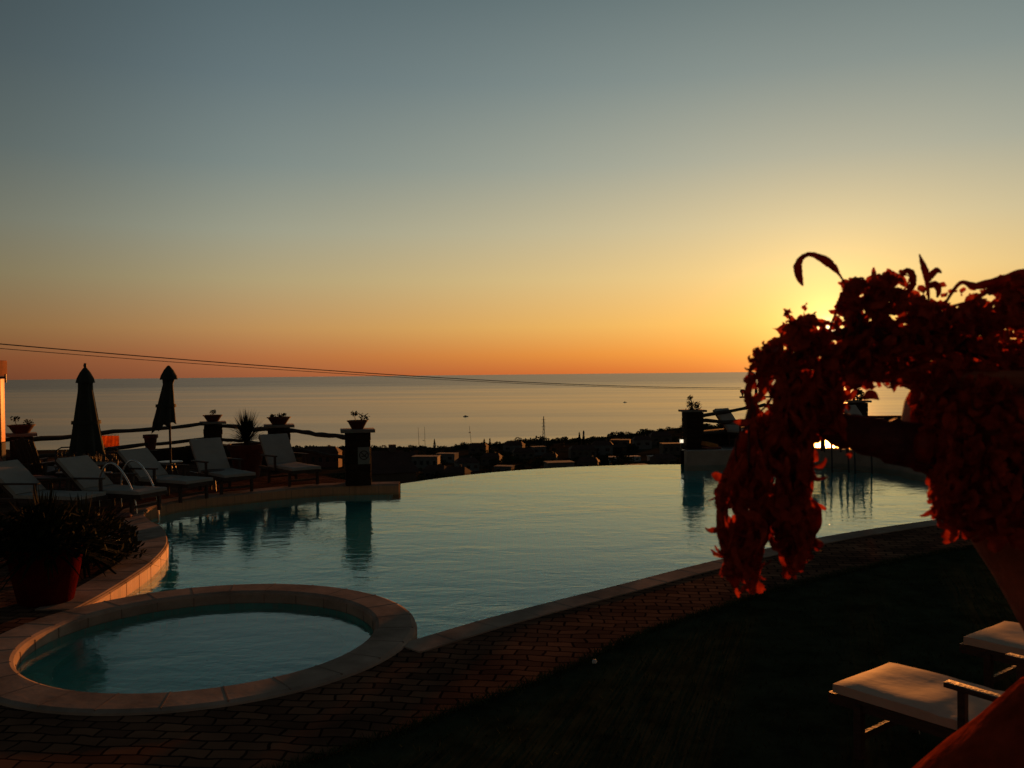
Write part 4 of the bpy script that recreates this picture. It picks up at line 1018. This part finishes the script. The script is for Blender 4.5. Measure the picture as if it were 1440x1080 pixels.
def ribbon(mb, x, y, dd, lpx, wpx, grav, d):
    n = max(6, int(lpx/5)); st = px2m(lpx, dd)/n; q = lc(x, y, dd); path = [q.copy()]; d = d.normalized()
    turn = Vector((R.uniform(-1, 1), R.uniform(-1, 1), R.uniform(-1, 1)))*.35; bad = 0
    for j in range(n):
        turn = turn*.75+Vector((R.uniform(-1, 1), R.uniform(-1, 1), R.uniform(-1, 1)))*.30
        d = (d+turn*.6+Vector((0, 0, -grav))).normalized(); q = q+d*st; path.append(q.copy())
        if blocked(*pix(q+po), 1.5): bad += 1
    if bad > n*.07: return False
    s_ = Vector((R.uniform(-1, 1), R.uniform(-.3, .3), R.uniform(-1, 1))); prev = None; tw = R.uniform(-.4, .4)
    for j, p in enumerate(path):
        t = j/n; dv = (path[min(j+1, n)]-path[max(j-1, 0)]).normalized(); s_ = (s_-dv*s_.dot(dv)).normalized(); s_.rotate(Matrix.Rotation(tw+R.uniform(-.25, .25), 3, dv))
        ww = px2m(wpx, dd)*(math.sin(math.pi*min(1, t*.86+.08))**.6)*(1+R.uniform(-.25, .25)); nn = dv.cross(s_)
        cur = (mb.bm.verts.new(p-s_*ww+nn*ww*.45), mb.bm.verts.new(p), mb.bm.verts.new(p+s_*ww+nn*ww*.45))
        if prev: mb.bm.faces.new((prev[0], prev[1], cur[1], cur[0])); mb.bm.faces.new((prev[1], prev[2], cur[2], cur[1]))
        prev = cur
    return True
cnt = 0; tries = 0
while cnt < 1250 and tries < 60000:
    tries += 1
    x, y = R.uniform(1000, 1475), R.uniform(378, 820)
    if blocked(x, y): continue
    tl_ = x < 1190 and y > 520
    if x > 1250 and R.random() < .4: continue
    if ribbon(leaves, x, y, D0+R.uniform(-.09, .14), R.uniform(38, 95) if tl_ else R.uniform(24, 60), R.uniform(4, 8.5) if tl_ else R.uniform(3.5, 7.5), .22 if tl_ else .05,
              Vector((R.uniform(-.6, .6), R.uniform(-.4, .4), -1)) if tl_ else Vector((R.uniform(-1, 1), R.uniform(-.6, .6), R.uniform(-.8, .6)))): cnt += 1
cnt = 0
while cnt < 700:
    x, y = R.uniform(1000, 1475), R.uniform(378, 832)
    if not inpoly(x, y, main): continue
    if any(((x-gx)/(rx+4))**2+((y-gy)/(ry+4))**2 < 1 for gx, gy, rx, ry in gaps): continue
    if x > 1300 and R.random() < .45: continue
    cnt += 1
    dd = D0+R.uniform(-.10, .16)
    tail = x < 1165 and y > 560
    p = lc(x, y, dd)
    d = Vector((R.uniform(-1, 1), R.uniform(-1, 1), R.uniform(-1, .8)))
    ln = px2m(R.uniform(20, 50), dd); w = px2m(R.uniform(4.5, 11.5), dd)
    if tail: d = Vector((R.uniform(-.5, .5), R.uniform(-.5, .5), -1)); ln = px2m(R.uniform(24, 56), dd); w *= 1.1
    # keep leaf tips inside outline and out of gaps
    bad = False
    for f_ in (.35, .7, 1.0):
        ex, ey = pix(p+d.normalized()*ln*f_+po)
        if not inpoly(ex, ey, main) or any(((ex-gx)/(rx+3))**2+((ey-gy)/(ry+3))**2 < 1 for gx, gy, rx, ry in gaps): bad = True
    if bad:
        if R.random() < .5: continue
        ln *= .35
    leaf(leaves, p, d, ln, w, R.uniform(-4, 4), R.uniform(-2, 2))
# leaves over the urn's shoulder
for i in range(330):
    while True:
        x, y = R.uniform(1284, 1475), R.uniform(525, 755)
        if inpoly(x, y, urnleaf): break
    if x < 1310 and y > 600: continue
    leaf(leaves, lc(x, y, D0-.15+R.uniform(-.06, .04)+.25*max(0, (1330-x)/46)), Vector((R.uniform(-.6, .6), R.uniform(-.6, .3), -1)), px2m(R.uniform(22, 42), D0), px2m(R.uniform(6, 12), D0), R.uniform(-3, 3), R.uniform(-2, 2))
for i in range(520):          # denser crest over the arm and drooping tips over the urn's shoulder
    if i < 360:
        x, y = R.uniform(1180, 1460), R.uniform(388, 450)
        if blocked(x, y, 5): continue
        ribbon(leaves, x, y, D0+R.uniform(-.08, .12), R.uniform(20, 46), R.uniform(4, 8), .03, Vector((R.uniform(-1, 1), R.uniform(-.6, .6), R.uniform(-1, .3))))
    elif i < 430:
        x, y = R.uniform(1098, 1176), R.uniform(438, 476)
        if blocked(x, y, 4): continue
        ribbon(leaves, x, y, D0+R.uniform(-.05, .08), R.uniform(14, 26), R.uniform(2.5, 5), .03, Vector((R.uniform(-1, 1), R.uniform(-.6, .6), R.uniform(-1, .3))))
    else:
        x, y = R.uniform(1314, 1350), R.uniform(640, 705)
        leaf(leaves, lc(x, y, D0-.03+R.uniform(-.05, .05)), Vector((R.uniform(-.25, .35), R.uniform(-.3, .3), -1)), px2m(R.uniform(22, 36), D0), px2m(R.uniform(5, 9), D0), R.uniform(-1.2, 1.2), R.uniform(-1.5, 1.5))
# rim of curled leaves along the outline
edge = [(1100,468),(1112,440),(1104,438),(1120,455),(1130,436),(1140,442),(1150,448),(1138,430),(1160,458),(1172,455),(1185,400),(1200,395),(1216,397),(1235,386),(1250,388),(1275,384),(1281,395),(1050,530),(1047,515),(1056,500),(1062,492),(1058,560),(1052,575),(1078,480),(1355,402),(1372,398),(1390,402),(1410,392),(1430,388),(1340,412),(1310,400),(1318,395),(1330,412),(1008,690),(1013,680),(1006,815),(1022,826),(1038,832),(1060,830),(1076,800),(1120,808),(1135,740),(1142,760),(1155,766),(1146,735),(1138,700),(1190,640),(1130,470),(1095,478)]
for x, y in edge:
    if x < 1180 and y > 600: continue
    for _ in range(1): leaf(leaves, lc(x+R.uniform(-3, 3), y+R.uniform(-3, 3), D0+R.uniform(-.06, .06)), Vector((R.uniform(-1, 1), R.uniform(-.5, .5), R.uniform(-1, .2))), px2m(R.uniform(10, 18), D0), px2m(R.uniform(3, 6.5), D0), R.uniform(-5, 5), R.uniform(-3, 3))
leaves.build('foliage', M_red, plant, smooth=True, sharp=80)
# individual outline features: hook leaf, upright sprig, curled hook at the tail, thin stems
def blade(pts, ws, name='curled_leaf', d=D0, m=M_red):
    P3 = smooth_line([lc(x, y, d+.012*math.sin(i*1.7)) for i, (x, y) in enumerate(pts)], 5); W3 = smooth_line([Vector((w, 0, 0)) for w in ws], 5)
    b = MB(); b.tube(P3, [max(.3, w.x)*d/F for w in W3], 7, wob=.14); o = b.build(name, m, plant); return o
blade([(1187,396),(1180,386),(1172,376),(1160,366),(1148,360),(1136,358),(1126,364),(1122,376),(1124,390),(1129,402)], [1.5,2,5,6,4.5,3.2,4,6,5,1.2])
blade([(1306,420),(1304,400),(1302,384),(1297,370),(1293,358)], [2,3,5,3.5,1.2])
blade([(1304,396),(1310,386),(1318,380),(1324,384)], [3,5,4,1])
blade([(1304,404),(1314,400),(1320,408),(1318,418)], [3,5,4,1.5])
blade([(1268,386),(1272,381),(1280,382),(1284,392),(1282,404),(1270,414)], [2,3,4.5,5,4,2])
blade([(1138,640),(1137,655),(1142,668),(1150,674),(1163,671)], [5,5,5,3,1.2])
blade([(1066,560),(1056,570),(1052,560),(1053,545),(1062,530),(1074,526)], [3,6,6,5,4,2])
blade([(1070,578),(1078,570),(1084,560),(1080,548)], [1.5,1.6,1.6,1])
blade([(1165,475),(1169,455),(1176,438),(1180,420)], [2,1.6,1.6,1.6])
blade([(1190,470),(1230,430),(1262,418),(1290,425)], [3,2.5,2.5,2])
blade([(1330,425),(1350,398),(1372,402),(1400,396),(1440,384),(1480,372)], [2,3,5,6,7,7])
blade([(1342,430),(1370,422),(1392,408),(1430,398),(1480,392)], [2,3,4,6,7])
blade([(1215,560),(1225,555),(1236,562)], [3,7,1], m=M_red)
for pts, ws in [([(1050,610),(1030,660),(1016,700),(1018,750),(1030,800),(1034,826)],[9,10,7,9,10,5]), ([(1085,600),(1076,660),(1066,700),(1074,740),(1062,780),(1062,824)],[10,10,8,9,11,5]),
        ([(1040,690),(1046,730),(1040,770),(1048,815)],[6,7,7,4]), ([(1108,600),(1106,660),(1108,720),(1112,770),(1116,804)],[9,9,10,12,7]), ([(1128,610),(1126,660),(1120,710),(1126,760),(1124,800)],[8,8,8,8,6]),
        ([(1128,700),(1146,712),(1150,735),(1140,756),(1154,766)],[4,6,6,6,5]), ([(1055,560),(1064,600),(1050,640)],[6,8,7]), ([(1100,500),(1080,520),(1070,545)],[9,10,6]), ([(1085,730),(1098,742),(1092,760)],[5,6,4])]:
    blade(pts, ws, 'hanging_leaf', D0+.02)
for i in range(26):
    x0, y0 = R.choice([(1060, 560), (1100, 540), (1130, 560), (1150, 520), (1210, 450), (1250, 440), (1320, 450)]); pts = [(x0, y0)]
    for j in range(4): pts.append((pts[-1][0]+R.uniform(-14, 10), pts[-1][1]+(R.uniform(20, 50) if x0 < 1170 else R.uniform(-14, 22))))
    blade(pts, [2.6, 2.2, 1.8, 1.6, 1.2], 'stem', D0+R.uniform(-.05, .08), M_stem)
# fleshy bud glowing red on the arm
b = MB(); c = lc(1302, 628, D0-.075); b.lathe([(.001, -.040), (.018, -.034), (.031, -.010), (.033, .012), (.022, .032), (.001, .040)], c, 18, wob=.002, caps=False)
c = lc(1325, 648, D0-.08); b.lathe([(.001, -.018), (.014, -.008), (.015, .008), (.001, .018)], c, 12, caps=False); b.build('bud', mat('fleshy_bud', (.5, .05, .012), .5, .5, 18, .4, 20, trans=.55), plant)
